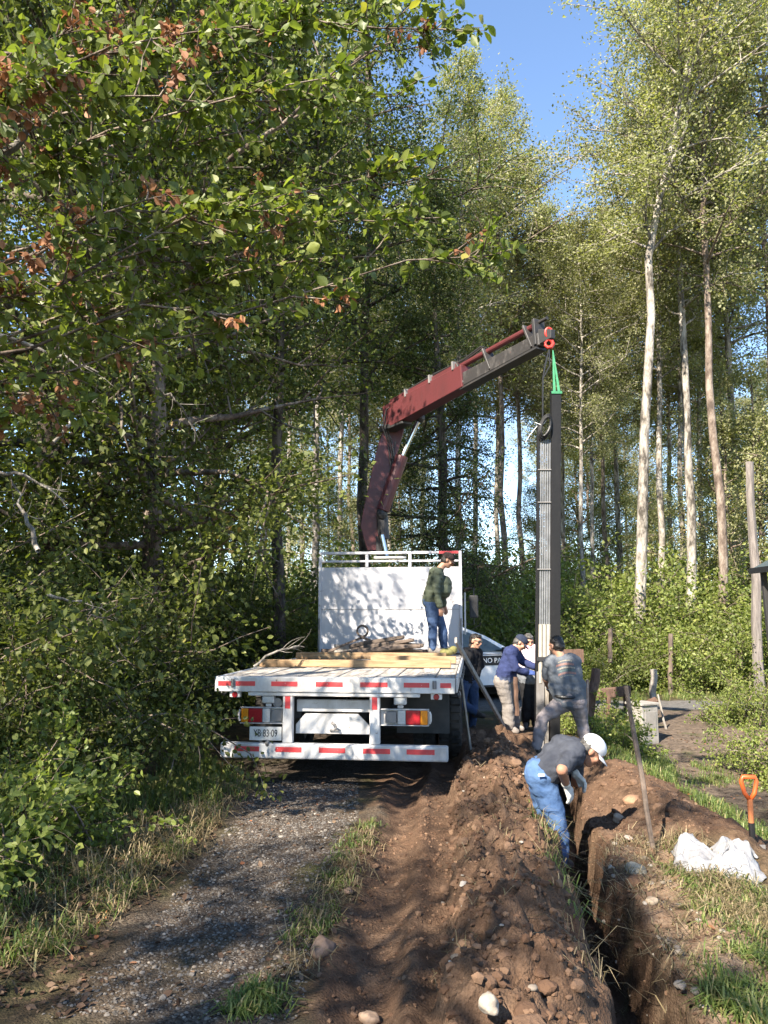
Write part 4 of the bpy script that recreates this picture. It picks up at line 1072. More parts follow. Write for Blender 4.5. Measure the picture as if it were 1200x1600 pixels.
# long axis local x (nose to the right), width local y
body = MB().prism([(-2.6, 0.32), (-2.62, 0.95), (-2.5, 1.02), (1.15, 1.03), (1.75, 0.98), (2.05, 0.86), (2.1, 0.45), (2.0, 0.32)], 'y', -0.88, 0.88).build('body', MAT['carwhite'], car, 0.05, 3)
roof = MB()
vs = []
for (x, z, hw_) in ((-2.45, 1.03, 0.83), (-2.2, 1.62, 0.70), (-1.5, 1.73, 0.66), (-0.35, 1.70, 0.66), (0.35, 1.45, 0.70), (1.12, 1.04, 0.80)):
    vs += [(x, -hw_, z), (x, hw_, z)]
roof.add(vs + [(-2.45, -0.83, 1.02), (1.12, 0.80, 1.02)], [(0, 2, 3, 1), (2, 4, 5, 3), (4, 6, 7, 5), (6, 8, 9, 7), (8, 10, 11, 9), (0, 10, 8, 6, 4, 2), (1, 3, 5, 7, 9, 11), (0, 1, 11, 10)])
roof.build('cabin', MAT['carwhite'], car, 0.03, 2)
for s in (-1, 1):
    def sidept(x, z):   # on the leaning cabin side
        hw2 = np.interp(z, [1.03, 1.70], [0.815, 0.665]) + 0.012
        return (x, s * hw2, z)
    for poly in ([(-0.62, 1.10), (-0.62, 1.60), (-0.30, 1.60), (0.30, 1.38), (0.80, 1.10)], [(-1.75, 1.10), (-1.75, 1.60), (-0.70, 1.60), (-0.70, 1.10)]):
        q = [Vector(sidept(*p)) for p in poly]; n = len(q)
        MB().add(q + [p + Vector((0, s * 0.006, 0)) for p in q], [tuple(range(n)), tuple(range(2 * n - 1, n - 1, -1))] + [(i, (i + 1) % n, (i + 1) % n + n, i + n) for i in range(n)]).build('side_window', MAT['glass'], car)
    bnd = MB().box(-2.0, 1.72, s * 0.886 if s > 0 else -0.892, 0.892 if s > 0 else s * 0.886, 0.80, 1.015).build('side_band', MAT['ink'], car)
    if s < 0:
        o = obj('lettering', text_mesh('NO PASAR', 0.155, 0.002, 'LEFT'), MAT['print_white'], bnd); o.location = (0.16, -0.8955, 0.905); o.rotation_euler = (PI / 2, 0, 0)
    MB().box(0.62, 0.78, s * 1.0 - 0.09, s * 1.0 + 0.09, 1.05, 1.20).build('mirror', MAT['ink'], car, 0.03, 2)
    MB().box(-2.45, 1.95, s * 0.90 - 0.015, s * 0.90 + 0.015, 0.33, 0.37).build('sill', MAT['dark_steel'], car, 0.005)
    for x in (-1.75, 1.25):
        wv = MB().tube([(x, s * 0.68, 0.33), (x, s * 0.90, 0.33)], 0.35, 24).build('wheel', MAT['rubber'], car, 0.02, 2)
        MB().tube([(x, s * 0.895, 0.33), (x, s * 0.915, 0.33)], 0.21, 18).build('rim', MAT['grey_steel'], wv)
    MB().box(2.0, 2.09, s * 0.62 - 0.2, s * 0.62 + 0.2, 0.66, 0.82).build('headlight', MAT['lens_clear'], car, 0.03, 2)
MB().add([(-0.29, -0.6, 1.69), (-0.29, 0.6, 1.69), (1.05, 0.74, 1.085), (1.05, -0.74, 1.085), (-0.28, -0.6, 1.70), (-0.28, 0.6, 1.70), (1.06, 0.74, 1.10), (1.06, -0.74, 1.10)], [(0, 1, 2, 3), (7, 6, 5, 4), (0, 3, 7, 4), (1, 5, 6, 2), (0, 4, 5, 1), (3, 2, 6, 7)]).build('windscreen', MAT['glass'], car)

# ================================================================ FENCE, POSTS, BOX, TOOLS
def stick_post(name, label, p0, p1, r0, r1, mat, cat='post', n=9, seed=0, group=None, cap=None):
    p0, p1 = Vector(p0), Vector(p1); rg = random.Random(seed)
    pts = [p0.lerp(p1, t) + Vector((rg.uniform(-1, 1), rg.uniform(-1, 1), 0)) * r0 * 0.25 * (0 < t < 1) for t in np.linspace(0, 1, 7)]
    mb = MB().tube([q - p0 for q in pts], list(np.linspace(r0, r1, 7)), n)
    me = mb.mesh(name)
    for v in me.vertices:
        k = 1 + 0.16 * math.sin(v.co.z * 13 + v.index * 2.1 + seed)
        v.co.x *= 1; v.co += Vector((rg.uniform(-1, 1), rg.uniform(-1, 1), rg.uniform(-0.6, 0.6))) * r0 * 0.10
    o = obj(name, me, mat); o.location = p0
    return tag(o, label, cat, group)
def gz(px, py, z0=-0.2):
    p = G(px, py, z0)
    for _ in range(3): p = G(px, py, hz(p.x, p.y))
    return p
o = stick_post('fence_post', 'leaning split dark fence post behind the man in the grey t-shirt', U(912, 1165, 10.9), U(931, 1045, 11.1), 0.085, 0.06, MAT['wood_red'], seed=1)
o = stick_post('post_splinter', 'pale split timber leaning against the dark fence post', U(911, 1150, 10.75), U(918, 1062, 10.85), 0.05, 0.028, MAT['wood_split'], 'timber', 6, seed=2)
o = stick_post('fence_post', 'upright grey fence post beside the road, with pale bark patches', U(1021, 1120, 13.6), U(1021, 1046, 13.6), 0.062, 0.058, MAT['wood_grey'], seed=3)
for i, (px, y0, y1, Y, lab) in enumerate([(1048, 1060, 990, 19.3, 'far grey fence post against the shrubs, right of the thickest tree'), (953, 1010, 982, 19.5, 'far grey fence post left of the thickest tree'), (1158, 1035, 1003, 19.5, 'far grey fence post left of the utility pole')]):
    stick_post('fence_post', lab, U(px, y0 + 25, Y), U(px, y1, Y), 0.06, 0.055, MAT['wood_old'], seed=4 + i, group='far fence posts')
# broken rail barrier
br = empty('rail_barrier', U(940, 1120, 12.4), 0, 'low red-brown broken rail barrier between the leaning post and the road', 'barrier')
def rl(px, py, Y=12.4): return U(px, py, Y) - br.location
MB().beam(rl(925, 1085), rl(978, 1080), 0.06, 0.16, up=(0, 0, 1)).build('rail', MAT['wood_red'], br, 0.02, 2)
MB().beam(rl(950, 1122), rl(951, 1088), 0.06, 0.07, up=(0, 1, 0)).build('upright', MAT['wood_red'], br, 0.01)
MB().beam(rl(981, 1115), rl(979, 1071), 0.10, 0.12, up=(0, 1, 0)).build('upright', MAT['wood_red'], br, 0.015)
MB().tube([rl(960, 1125), rl(985, 1112), rl(1005, 1106), rl(1026, 1094)], [0.07, 0.09, 0.085, 0.06], 8).build('fallen_log', MAT['wood_red'], br)
bd = empty('board_fence', U(893, 1075, 12.9), 0, 'short brown board fence behind the man in the grey t-shirt', 'fence')
def bl(px, py, Y=12.9): return U(px, py, Y) - bd.location
for k, (ya, yb) in enumerate(((1015, 1035), (1037, 1048), (1050, 1066))):
    MB().beam(bl(868, (ya + yb) / 2), bl(912 - 6 * (k > 0), (ya + yb) / 2), 0.03, (yb - ya) / 1200 * 12.9, up=(0, 0, 1)).build('board', MAT['wood_red'], bd, 0.004)
for px in (872, 904):
    MB().beam(bl(px, 1105, 12.97), bl(px, 1014, 12.97), 0.07, 0.07, up=(0, 1, 0)).build('upright', MAT['wood_red'], bd, 0.006)
o = stick_post('wooden_stake', 'red-brown stake standing in the soil between the blue fleece and the pink fleece men', U(808, 1118, 11.2), U(806, 1058, 11.2), 0.035, 0.035, MAT['wood_red'], 'stake', 7, seed=11)
# concrete meter box
p = U(1006, 1167, 11.6)
bx_ = empty('meter_box', (p.x, p.y, hz(p.x, p.y)), R(28), 'pale concrete meter box standing in the weeds below the fence', 'meter box')
MB().box(-0.16, 0.16, -0.15, 0.15, -0.05, 0.52).build('body', MAT['concrete'], bx_, 0.012, 2)
MB().box(-0.18, 0.18, -0.17, 0.17, 0.522, 0.56).build('lid', MAT['concrete'], bx_, 0.008)
MB().box(-0.11, 0.11, -0.158, -0.151, 0.10, 0.44).build('door', MAT['concrete'], bx_, 0.003)
# long thin stake on the right bank
p1 = gz(1027, 1338, 0.05); p0 = U(978, 1072, p1.y + 0.25)
stick_post('wooden_stake', 'long thin wooden stake leaning on the bank right of the trench', p1 - Vector((0, 0, 0.12)), p0, 0.018, 0.017, MAT['wood_old'], 'stake', 7, seed=8)
o = stick_post('thin_stick', 'thin pale stick leaning beside the concrete meter box', U(1042, 1145, 12.6), U(1028, 1085, 12.6), 0.02, 0.015, MAT['wood_grey'], 'stick', 6, seed=12)
# utility pole and small shelter roof
MAT['wood_pole'] = simple('weathered_pole_wood', (0.10, 0.085, 0.078), (0.20, 0.175, 0.16), 7, rough=0.85, stretch=(4, 4, 0.4), bump=0.004)
pz = U(1186, 1052, 18.9)
stick_post('utility_pole', 'weathered grey wooden utility pole at the right, beyond the bush', Vector((pz.x, 18.9, hz(pz.x, 18.9) - 0.2)), U(1171, 722, 18.9), 0.125, 0.085, MAT['wood_pole'], 'pole', 12, seed=9)
sp_ = U(1174, 893, 9.6)
shl = empty('shelter', (sp_.x, 9.6, hz(sp_.x, 9.6)), 0, 'small shelter with a dark metal roof, cut by the right edge of the picture', 'shelter')
zr = sp_.z - shl.location.z
roof_m = painted('dark_blue_roof_sheet', (0.055, 0.075, 0.085), (0.10, 0.12, 0.125), rough=0.45)
MB().add([(0, -1.8, zr), (2.2, -1.8, zr), (2.2, 0, zr), (0, 0, zr), (0.0, -1.8, zr + 0.03), (1.1, -1.8, zr + 0.62), (2.2, -1.8, zr + 0.03), (0.0, 0, zr + 0.03), (1.1, 0, zr + 0.62), (2.2, 0, zr + 0.03)],
         [(0, 1, 6, 5, 4), (3, 7, 8, 9, 2), (4, 5, 8, 7), (5, 6, 9, 8), (0, 4, 7, 3), (1, 2, 9, 6), (0, 3, 2, 1)]).build('roof', roof_m, shl)
MB().box(-0.02, 2.22, -1.825, -1.802, zr - 0.03, zr + 0.04).box(-0.024, -0.002, -1.80, 0.02, zr - 0.03, zr + 0.04).build('fascia', MAT['ink'], shl)
for x, y in ((0.10, -0.1), (2.1, -0.1), (0.10, -1.7), (2.1, -1.7)):
    MB().beam((x + 0.10, y, -0.2), (x, y, zr - 0.001), 0.06, 0.06, up=(0, 1, 0)).build('post', MAT['dark_steel'], shl, 0.004)
# spade with orange handle
so = simple('orange_plastic', (0.60, 0.105, 0.02), (0.34, 0.075, 0.025), 14, rough=0.4)
ps_ = gz(1176, 1318, -0.1)
spd = empty('spade', ps_ + Vector((0, 0, -0.20)), 0, 'spade with orange D-shaped handle standing in the soil at right', 'spade')
tz = U(1176, 1214, ps_.y).z - spd.location.z
hx = 0.055
MB().tube([(0, 0, tz - 0.16), (-0.035, 0, tz - 0.11), (-hx, 0, tz - 0.03), (-hx * 0.8, 0, tz), (hx * 0.8, 0, tz), (hx, 0, tz - 0.03), (0.035, 0, tz - 0.11), (0, 0, tz - 0.16)], 0.016, 8).build('handle', so, spd, smooth=True)
MB().tube([(0, 0, tz - 0.15), (0, 0, 0.28)], [0.020, 0.018], 10).build('shaft', simple('orange_brown_shaft', (0.42, 0.14, 0.05), (0.34, 0.12, 0.05), 8, rough=0.5), spd)
MB().tube([(0, 0, 0.34), (0, 0, 0.19)], [0.022, 0.02], 10).build('socket', MAT['ink'], spd)
MB().add([(-0.09, 0, 0.19), (0.09, 0, 0.19), (0.085, 0.01, 0.0), (0.0, 0.02, -0.10), (-0.085, 0.01, 0.0), (-0.09, 0.006, 0.19), (0.09, 0.006, 0.19), (0.085, 0.016, 0.0), (0, 0.026, -0.10), (-0.085, 0.016, 0.0)],
         [(0, 1, 2, 3, 4), (9, 8, 7, 6, 5), (0, 5, 6, 1), (1, 6, 7, 2), (2, 7, 8, 3), (3, 8, 9, 4), (4, 9, 5, 0)]).build('blade', MAT['grey_steel'], spd)
# white woven sack, crumpled
def sack():
    n = 44
    c0 = gz(1116, 1324, 0.0)
    xs_, ys_ = np.meshgrid(np.linspace(-1, 1, n), np.linspace(-1, 1, n))
    hgt = 0.07 + 0.06 * np.exp(-(((xs_ + 0.62) / 0.32) ** 2 + ((ys_ - 0.25) / 0.6) ** 2)) + 0.07 * np.exp(-(((xs_ - 0.35) / 0.42) ** 2 + (ys_ / 0.7) ** 2)) - 0.03 * np.exp(-(((xs_ + 0.12) / 0.16) ** 2))
    fold = fbm(xs_ * 2.6 + 0.8 * ys_, ys_ * 2.2, seed=90, oct=4)
    hgt = hgt * (1 + 0.25 * fold) + 0.035 * (1 - np.abs(fbm(xs_ * 3.3, ys_ * 2.2 + xs_, seed=95, oct=3)))
    edge = np.maximum(np.abs(xs_), np.abs(ys_))
    hgt = hgt * sstep(1.02, 0.72, edge)
    px_ = c0.x + (xs_ * 0.23 + 0.07 * ys_ + 0.05 * fbm(xs_ * 1.7, ys_ * 1.7, seed=98, oct=2)); py_ = c0.y + ys_ * 0.17 - 0.10 * xs_ + 0.06 * fbm(xs_ * 1.9, ys_ * 1.5, seed=99, oct=2)
    pz_ = heights(px_, py_) + hgt + 0.012
    V = np.stack([px_.ravel() - c0.x, py_.ravel() - c0.y, pz_.ravel() - c0.z], 1)
    I = np.arange(n * n).reshape(n, n)
    F = np.stack([I[:-1, :-1], I[:-1, 1:], I[1:, 1:], I[1:, :-1]], -1).reshape(-1, 4)
    me = fastmesh('plastic_sack', V, F, True)
    m = simple('white_woven_plastic', (0.25, 0.25, 0.26), (0.19, 0.19, 0.20), 8, rough=0.5, bump=0.02, bscale=9)
    o = obj('plastic_sack', me, m); o.location = c0
    md = o.modifiers.new('thick', 'SOLIDIFY'); md.thickness = 0.004
    tag(o, 'crumpled white woven plastic sack lying on the right bank', 'sack')
sack()
# stones
def stone(px, py, wpx, label, col, seed, flat=0.75, name='stone'):
    p = gz(px, py, 0.1); zc = p.y * CP + (p.z - CAM_H) * SP
    r = wpx / 2 / FPX * zc
    mb = bmesh.new(); bmesh.ops.create_icosphere(mb, subdivisions=3, radius=1.0)
    rg = np.random.default_rng(seed); co = np.array([v.co[:] for v in mb.verts])
    d = 1 + 0.24 * fbm(co[:, 0] * 1.3 + seed, co[:, 1] * 1.3, co[:, 2] * 1.3, seed=seed, oct=3)
    co = co * d[:, None] * np.array([1.0, rg.uniform(0.75, 1.0), flat]) * r
    for v, c in zip(mb.verts, co): v.co = c
    me = bpy.data.meshes.new(name); mb.to_mesh(me); mb.free(); me.shade_smooth()
    o = obj(name, me, simple('stone_' + str(seed), tuple(0.7 * k for k in col), tuple(1.2 * k for k in col), 9 / max(r * 10, 0.4), rough=0.85, bump=0.006)); o.location = p + Vector((0, 0, r * flat * 0.55)); o.rotation_euler = (rg.uniform(-0.3, 0.3), rg.uniform(-0.3, 0.3), rg.uniform(0, 6))
    tag(o, label, 'stone')
stone(505, 1492, 36, 'round brown stone on the edge of the grass strip', (0.17, 0.115, 0.085), 101, 0.95)
stone(764, 1578, 40, 'pale angular stone on the soil mound at the bottom of the picture', (0.30, 0.26, 0.215), 102, 0.8)
stone(576, 1596, 38, 'tan stone in the wheel rut at the bottom edge of the picture', (0.40, 0.27, 0.18), 103, 0.5)
stone(725, 1386, 15, 'small white stone halfway up the soil mound', (0.40, 0.36, 0.32), 104)
stone(736, 1484, 9, 'tiny white pebble on the soil mound', (0.42, 0.37, 0.33), 105)
stone(993, 1364, 34, 'flat grey-green stone on the right bank', (0.24, 0.23, 0.19), 106, 0.45)
stone(1018, 1412, 22, 'long pale stone in the side of the right bank', (0.31, 0.24, 0.17), 107, 0.6)
stone(968, 1284, 22, 'tan stone at the top of the right bank by the stake', (0.36, 0.27, 0.19), 108, 0.6)
stone(981, 1312, 15, 'small pink-grey stone on the right bank below the tan one', (0.36, 0.29, 0.25), 109, 0.6)
stone(1074, 1560, 18, 'small tan stone low on the right bank near the bottom edge', (0.33, 0.24, 0.17), 110, 0.6)
stone(1066, 1545, 11, 'pebble beside the small tan stone near the bottom edge', (0.27, 0.22, 0.18), 111, 0.6)
stone(1110, 1580, 12, 'reddish pebble at the lower right near the bottom edge', (0.33, 0.22, 0.17), 112, 0.6)
stone(545, 1396, 15, 'brown stone in the soft soil beside the wheel rut', (0.20, 0.13, 0.09), 113, 0.7)
stone(928, 1220, 18, 'dark round stone in the soil in front of the bending man', (0.12, 0.085, 0.065), 114, 0.8)
stone(990, 1255, 30, 'brown clod-like stone on the soil ridge at right', (0.26, 0.15, 0.09), 115, 0.5)
# ================================================================ PEOPLE
MAT['skin'] = simple('skin', (0.36, 0.19, 0.125), (0.43, 0.24, 0.165), 14, rough=0.55, spec=0.35)
MAT['skin2'] = simple('skin_tanned', (0.28, 0.135, 0.085), (0.34, 0.18, 0.12), 14, rough=0.55, spec=0.35)
def cloth(name, a, b_, sc=10, bump=0.012, bs=16, rough=0.9): return simple(name, a, b_, sc, rough=rough, spec=0.15, bump=bump, bscale=bs)
MAT['jeans'] = cloth('blue_denim', (0.032, 0.055, 0.115), (0.065, 0.105, 0.20), 7)
MAT['jeans_lt'] = cloth('light_blue_denim', (0.040, 0.080, 0.175), (0.090, 0.155, 0.29), 5)
MAT['olive'] = cloth('olive_quilted_nylon', (0.045, 0.055, 0.038), (0.075, 0.088, 0.062), 6, rough=0.6)
MAT['hoodgrey'] = cloth('pale_grey_fleece', (0.32, 0.35, 0.27), (0.42, 0.45, 0.37), 14)
MAT['black_c'] = cloth('black_cotton', (0.010, 0.010, 0.012), (0.022, 0.022, 0.024), 8)
MAT['grey_tee'] = None
MAT['navy_polo'] = cloth('charcoal_navy_cotton', (0.030, 0.033, 0.044), (0.055, 0.06, 0.075), 6)
MAT['trouser_grey'] = cloth('grey_brown_trousers', (0.16, 0.14, 0.14), (0.25, 0.22, 0.225), 7)
MAT['trouser_work'] = cloth('dusty_grey_trousers', (0.15, 0.135, 0.125), (0.24, 0.215, 0.20), 8)
MAT['hair'] = simple('black_hair', (0.008, 0.007, 0.007), (0.022, 0.018, 0.016), 30, rough=0.5, bump=0.01, bscale=60)
MAT['hair_grey'] = simple('greying_hair', (0.03, 0.028, 0.027), (0.10, 0.095, 0.09), 30, rough=0.5, bump=0.01, bscale=60)
MAT['shoe'] = simple('dark_shoe', (0.03, 0.028, 0.027), (0.085, 0.07, 0.06), 16, rough=0.7, bump=0.004)
MAT['shoe_grey'] = simple('grey_trainer', (0.13, 0.115, 0.105), (0.25, 0.22, 0.20), 18, rough=0.7, bump=0.004)
MAT['glove_white'] = cloth('white_work_glove', (0.42, 0.40, 0.37), (0.58, 0.56, 0.52), 20, 0.004, 40)
MAT['glove_blue'] = cloth('blue_work_glove', (0.03, 0.05, 0.16), (0.05, 0.08, 0.22), 20, 0.004, 40)
MAT['cap_navy'] = cloth('navy_cap', (0.018, 0.024, 0.045), (0.03, 0.037, 0.06), 12, 0.003)
MAT['cap_white'] = cloth('white_cap', (0.62, 0.62, 0.64), (0.74, 0.74, 0.76), 12, 0.003)
MAT['cap_dark'] = cloth('dark_brown_knit', (0.022, 0.015, 0.014), (0.045, 0.032, 0.03), 30, 0.008, 50)
MAT['belt'] = simple('black_leather', (0.012, 0.011, 0.012), (0.03, 0.03, 0.03), 20, rough=0.4)
def fleece_split(name, top, bot, zcut, soft=0.03, side=None):
    m, nt, out = new_mat(name); L = nt.links.new
    b = N(nt, 'ShaderNodeBsdfPrincipled', i_Roughness=0.92); b.inputs['Specular IOR Level'].default_value = 0.15
    tc = N(nt, 'ShaderNodeTexCoord'); sx = N(nt, 'ShaderNodeSeparateXYZ'); L(tc.outputs['Object'], sx.inputs[0])
    mr = N(nt, 'ShaderNodeMapRange'); mr.inputs[1].default_value = zcut - soft; mr.inputs[2].default_value = zcut + soft; L(sx.outputs['Z'], mr.inputs[0])
    mx = N(nt, 'ShaderNodeMix', data_type='RGBA'); L(mr.outputs[0], mx.inputs[0]); mx.inputs[6].default_value = (*bot, 1); mx.inputs[7].default_value = (*top, 1)
    nz = N(nt, 'ShaderNodeTexNoise', i_Scale=18.0, i_Detail=5.0); L(tc.outputs['Object'], nz.inputs['Vector'])
    rp = ramp(nt, [(0.3, (0.75, 0.75, 0.75)), (0.7, (1.1, 1.1, 1.1))]); L(nz.outputs[0], rp.inputs[0])
    mu = N(nt, 'ShaderNodeMix', data_type='RGBA', blend_type='MULTIPLY'); mu.inputs[0].default_value = 1; L(mx.outputs[2], mu.inputs[6]); L(rp.outputs[0], mu.inputs[7])
    L(mu.outputs[2], b.inputs['Base Color'])
    bp = N(nt, 'ShaderNodeBump', i_Strength=1.0, i_Distance=0.01); L(nz.outputs[0], bp.inputs['Height']); L(bp.outputs[0], b.inputs['Normal'])
    L(b.outputs[0], out.inputs[0])
    return m

def fuse(mb, name, vox=0.011, smooth=4, fold=0.0, fseed=0, fscale=9.0, quilt=0.0):
    """one continuous surface from overlapping solids"""
    me0 = mb.mesh(name + '_raw')
    o = bpy.data.objects.new(name + '_raw', me0); COL.objects.link(o)
    md = o.modifiers.new('r', 'REMESH'); md.mode = 'VOXEL'; md.voxel_size = vox
    sm = o.modifiers.new('s', 'SMOOTH'); sm.factor = 0.5; sm.iterations = smooth
    dg = bpy.context.evaluated_depsgraph_get()
    me = bpy.data.meshes.new_from_object(o.evaluated_get(dg)); me.name = name
    bpy.data.objects.remove(o); bpy.data.meshes.remove(me0)
    if fold or quilt:
        n = len(me.vertices)
        co = np.empty(n * 3, np.float32); me.vertices.foreach_get('co', co); co = co.reshape(-1, 3)
        no = np.empty(n * 3, np.float32); me.vertices.foreach_get('normal', no); no = no.reshape(-1, 3)
        d = fold * fbm(co[:, 0] * fscale, co[:, 1] * fscale, co[:, 2] * fscale * 1.6, seed=fseed, oct=3)
        d = d - fold * 0.9 * np.maximum(0, 0.25 - np.abs(vnoise(co[:, 0] * 7 + co[:, 2] * 9, co[:, 1] * 7, co[:, 2] * 12, seed=fseed + 9))) * 3
        if quilt: d = d + quilt * (np.abs(np.sin(co[:, 2] * PI / 0.075)) - 0.6)
        co = co + no * d[:, None]
        me.vertices.foreach_set('co', co.ravel().astype(np.float32)); me.update()
    me.shade_smooth()
    return me
def frame(f, u):
    f = Vector(f).normalized(); u = Vector(u); u = (u - f * u.dot(f)).normalized(); r = f.cross(u)
    return Matrix((r, f, u)).transposed()          # columns: right, forward, up
def hand(mb, wrist, d, palm_n, grip=0.5, s=1.0, infl=0.0):
    """palm, four fingers of unequal length and a thumb; d = direction of the palm, palm_n = out of the back of the hand"""
    d = Vector(d).normalized(); n = Vector(palm_n); n = (n - d * n.dot(d)).normalized(); x = d.cross(n)
    w = Vector(wrist)
    for k in (-1, 0, 1):
        mb.capsule(w + d * 0.01 * s + x * 0.014 * k * s, 0.017 * s + infl, w + d * 0.085 * s + x * 0.024 * k * s, 0.014 * s + infl, 8)
    for k, (o_, l) in enumerate(((-1.5, 0.066), (-0.5, 0.078), (0.5, 0.073), (1.5, 0.056))):
        a = w + d * 0.085 * s + x * 0.0195 * o_ * s
        ang = grip * 0.8
        d1 = (d * math.cos(ang) - n * math.sin(ang)); b_ = a + d1 * l * 0.5 * s
        d2 = (d * math.cos(ang * 2.2) - n * math.sin(ang * 2.2)); c = b_ + d2 * l * 0.5 * s
        mb.capsule(a, 0.0095 * s + infl, b_, 0.009 * s + infl, 8); mb.capsule(b_, 0.009 * s + infl, c, 0.0075 * s + infl, 8)
    a = w + d * 0.03 * s - x * 0.028 * s; b_ = a + (d * 0.75 - x * 0.6 - n * 0.4 * grip).normalized() * 0.04 * s; c = b_ + (d * 0.9 - x * 0.1 - n * 0.8 * grip).normalized() * 0.033 * s
    mb.capsule(a, 0.0125 * s + infl, b_, 0.011 * s + infl, 8); mb.capsule(b_, 0.011 * s + infl, c, 0.009 * s + infl, 8)
def head(mb, c, M):
    def e(p, r): mb.ell(c + M @ Vector(p), r, 14, 10, M)
    e((0, -0.012, 0.025), (0.075, 0.093, 0.088)); e((0, 0.018, -0.035), (0.060, 0.068, 0.078)); e((0, 0.045, -0.082), (0.036, 0.036, 0.030))
    e((0, 0.075, 0.030), (0.052, 0.018, 0.020))                      # brow
    mb.capsule(c + M @ Vector((0, 0.082, 0.012)), 0.010, c + M @ Vector((0, 0.104, -0.025)), 0.0145, 8)   # nose
    e((0, 0.082, -0.055), (0.026, 0.012, 0.010))                     # lips
    for s in (-1, 1): e((s * 0.077, -0.010, -0.005), (0.011, 0.020, 0.032)); e((s * 0.045, 0.062, -0.02), (0.022, 0.02, 0.022))

def person(name, label, Y0, J, base_px, f, up, spec):
    """J: joints as (px, py, depth offset) read off the photograph"""
    b0 = U(base_px[0], base_px[1], Y0)
    root = empty(name, b0, 0, label, 'person')
    P = {k: U(a, b_, Y0 + d) - b0 for k, (a, b_, d) in J.items()}
    M = frame(f, up); hc = P['head']
    sk = spec.get('skin', MAT['skin']); bw = spec.get('bulk', 1.0)
    def torso(mb, g, mid=None):
        c = (P['shL'] + P['shR']) / 2; pel = P['pel']
        mb.capsule(P['shL'], 0.062 * bw + g, P['shR'], 0.062 * bw + g, 12)
        for a, b_ in (('shL', 'hipL'), ('shR', 'hipR')):
            q = P[a].lerp(P[b_], 0.45).lerp(c.lerp(pel, 0.45), 0.22)
            mb.capsule(P[a].lerp(c, 0.30), 0.088 * bw + g, q, 0.092 * bw + g, 12); mb.capsule(q, 0.092 * bw + g, P[b_].lerp(pel, 0.15), 0.095 * bw + g, 12)
        mb.capsule(c, 0.085 * bw + g, pel, 0.10 * bw + g, 12)
        for q in spec.get('extra', ()): mb.ell(U(q[0], q[1], Y0 + q[2]) - b0, (q[3] + g,) * 3)
    def arm(mb, s, g, upto=1.0, wr=0.030):
        a, e_, w = P['sh' + s], P['el' + s], P['wr' + s]
        mb.capsule(a, 0.058 * bw + g, e_ if upto > 0.5 else a.lerp(e_, upto * 2), (0.043 + g) if upto > 0.5 else 0.050 + g, 12)
        if upto > 0.5: mb.capsule(e_, 0.043 + g, e_.lerp(w, (upto - 0.5) * 2), wr + g, 12)
    def leg(mb, s, g, flare=0.0):
        a, k, n = P['hip' + s], P['kn' + s], P['an' + s]
        mb.capsule(a, 0.098 * bw + g, a.lerp(k, 0.5), 0.080 * bw + g, 12); mb.capsule(a.lerp(k, 0.5), 0.080 * bw + g, k, 0.058 + g, 12)
        mb.capsule(k, 0.058 + g, k.lerp(n, 0.35), 0.056 + g + flare, 12); mb.capsule(k.lerp(n, 0.35), 0.056 + g + flare, n, 0.040 + g + flare, 12)
    # body: one continuous surface
    mb = MB(); head(mb, hc, M)
    nk = (P['shL'] + P['shR']) / 2
    mb.capsule(hc + M @ Vector((0, -0.02, -0.05)), 0.052, nk + Vector((0, 0, 0.02)), 0.058, 12)
    torso(mb, -0.012)
    for s in 'LR':
        arm(mb, s, 0.0); leg(mb, s, -0.012)
        mb.capsule(P['an' + s], 0.036, P['to' + s], 0.028, 8)
        hd = spec['hand' + s]
        hand(mb, P['wr' + s], hd[0], hd[1], hd[2], 1.0, 0.0)
    body = obj('body', fuse(mb, 'body', 0.0085, 2), sk, root)
    if spec.get('face', True):
        for s in (-1, 1):
            MB().ell(hc + M @ Vector((s * 0.031, 0.083, 0.012)), (0.013, 0.006, 0.008), 10, 6, M).build('eye', MAT['ink'], body)
            MB().ell(hc + M @ Vector((s * 0.033, 0.090, 0.033)), (0.022, 0.006, 0.005), 10, 6, M).build('eyebrow', MAT['hair'], body)
        MB().ell(hc + M @ Vector((0, 0.091, -0.057)), (0.022, 0.005, 0.003), 10, 6, M).build('mouth', simple('lip_' + name, (0.24, 0.09, 0.075), rough=0.5), body)
    # trousers
    mb = MB(); g = spec.get('tg', 0.012)
    leg(mb, 'L', g, spec.get('flare', 0.008)); leg(mb, 'R', g, spec.get('flare', 0.008))
    ct = (P['shL'] + P['shR']) / 2
    wst = P['pel'].lerp(ct, 0.16)
    for s in 'LR': mb.capsule(P['hip' + s], 0.108 * bw + g, P['hip' + s].lerp(P['pel'], 0.15).lerp(ct, 0.17), 0.093 * bw + g, 12)
    mb.capsule(P['pel'], 0.108 * bw + g, wst, 0.10 * bw + g, 12)
    tr = obj('trousers', fuse(mb, 'trousers', 0.012, 3, 0.007, 7, 8.0), spec['trousers'], root)
    # shoes
    for s in 'LR':
        a, t = P['an' + s], P['to' + s]
        mb = MB(); h = a + (t - a) * -0.25; h.z = min(a.z, t.z) + 0.0
        mb.capsule(Vector((a.x, a.y, a.z + 0.02)), 0.048, Vector((h.x, h.y, t.z + 0.01)), 0.044, 10).capsule(Vector((h.x, h.y, t.z + 0.008)), 0.042, Vector((t.x, t.y, t.z + 0.004)), 0.038, 10).capsule(a, 0.046, t, 0.038, 10)
        obj('shoe', fuse(mb, 'shoe', 0.011, 2), spec['shoe'], root)
    # upper garment
    mb = MB(); g = spec.get('jg', 0.018)
    torso(mb, g)
    hem = P['pel'].lerp(ct, spec.get('hem', 0.02))
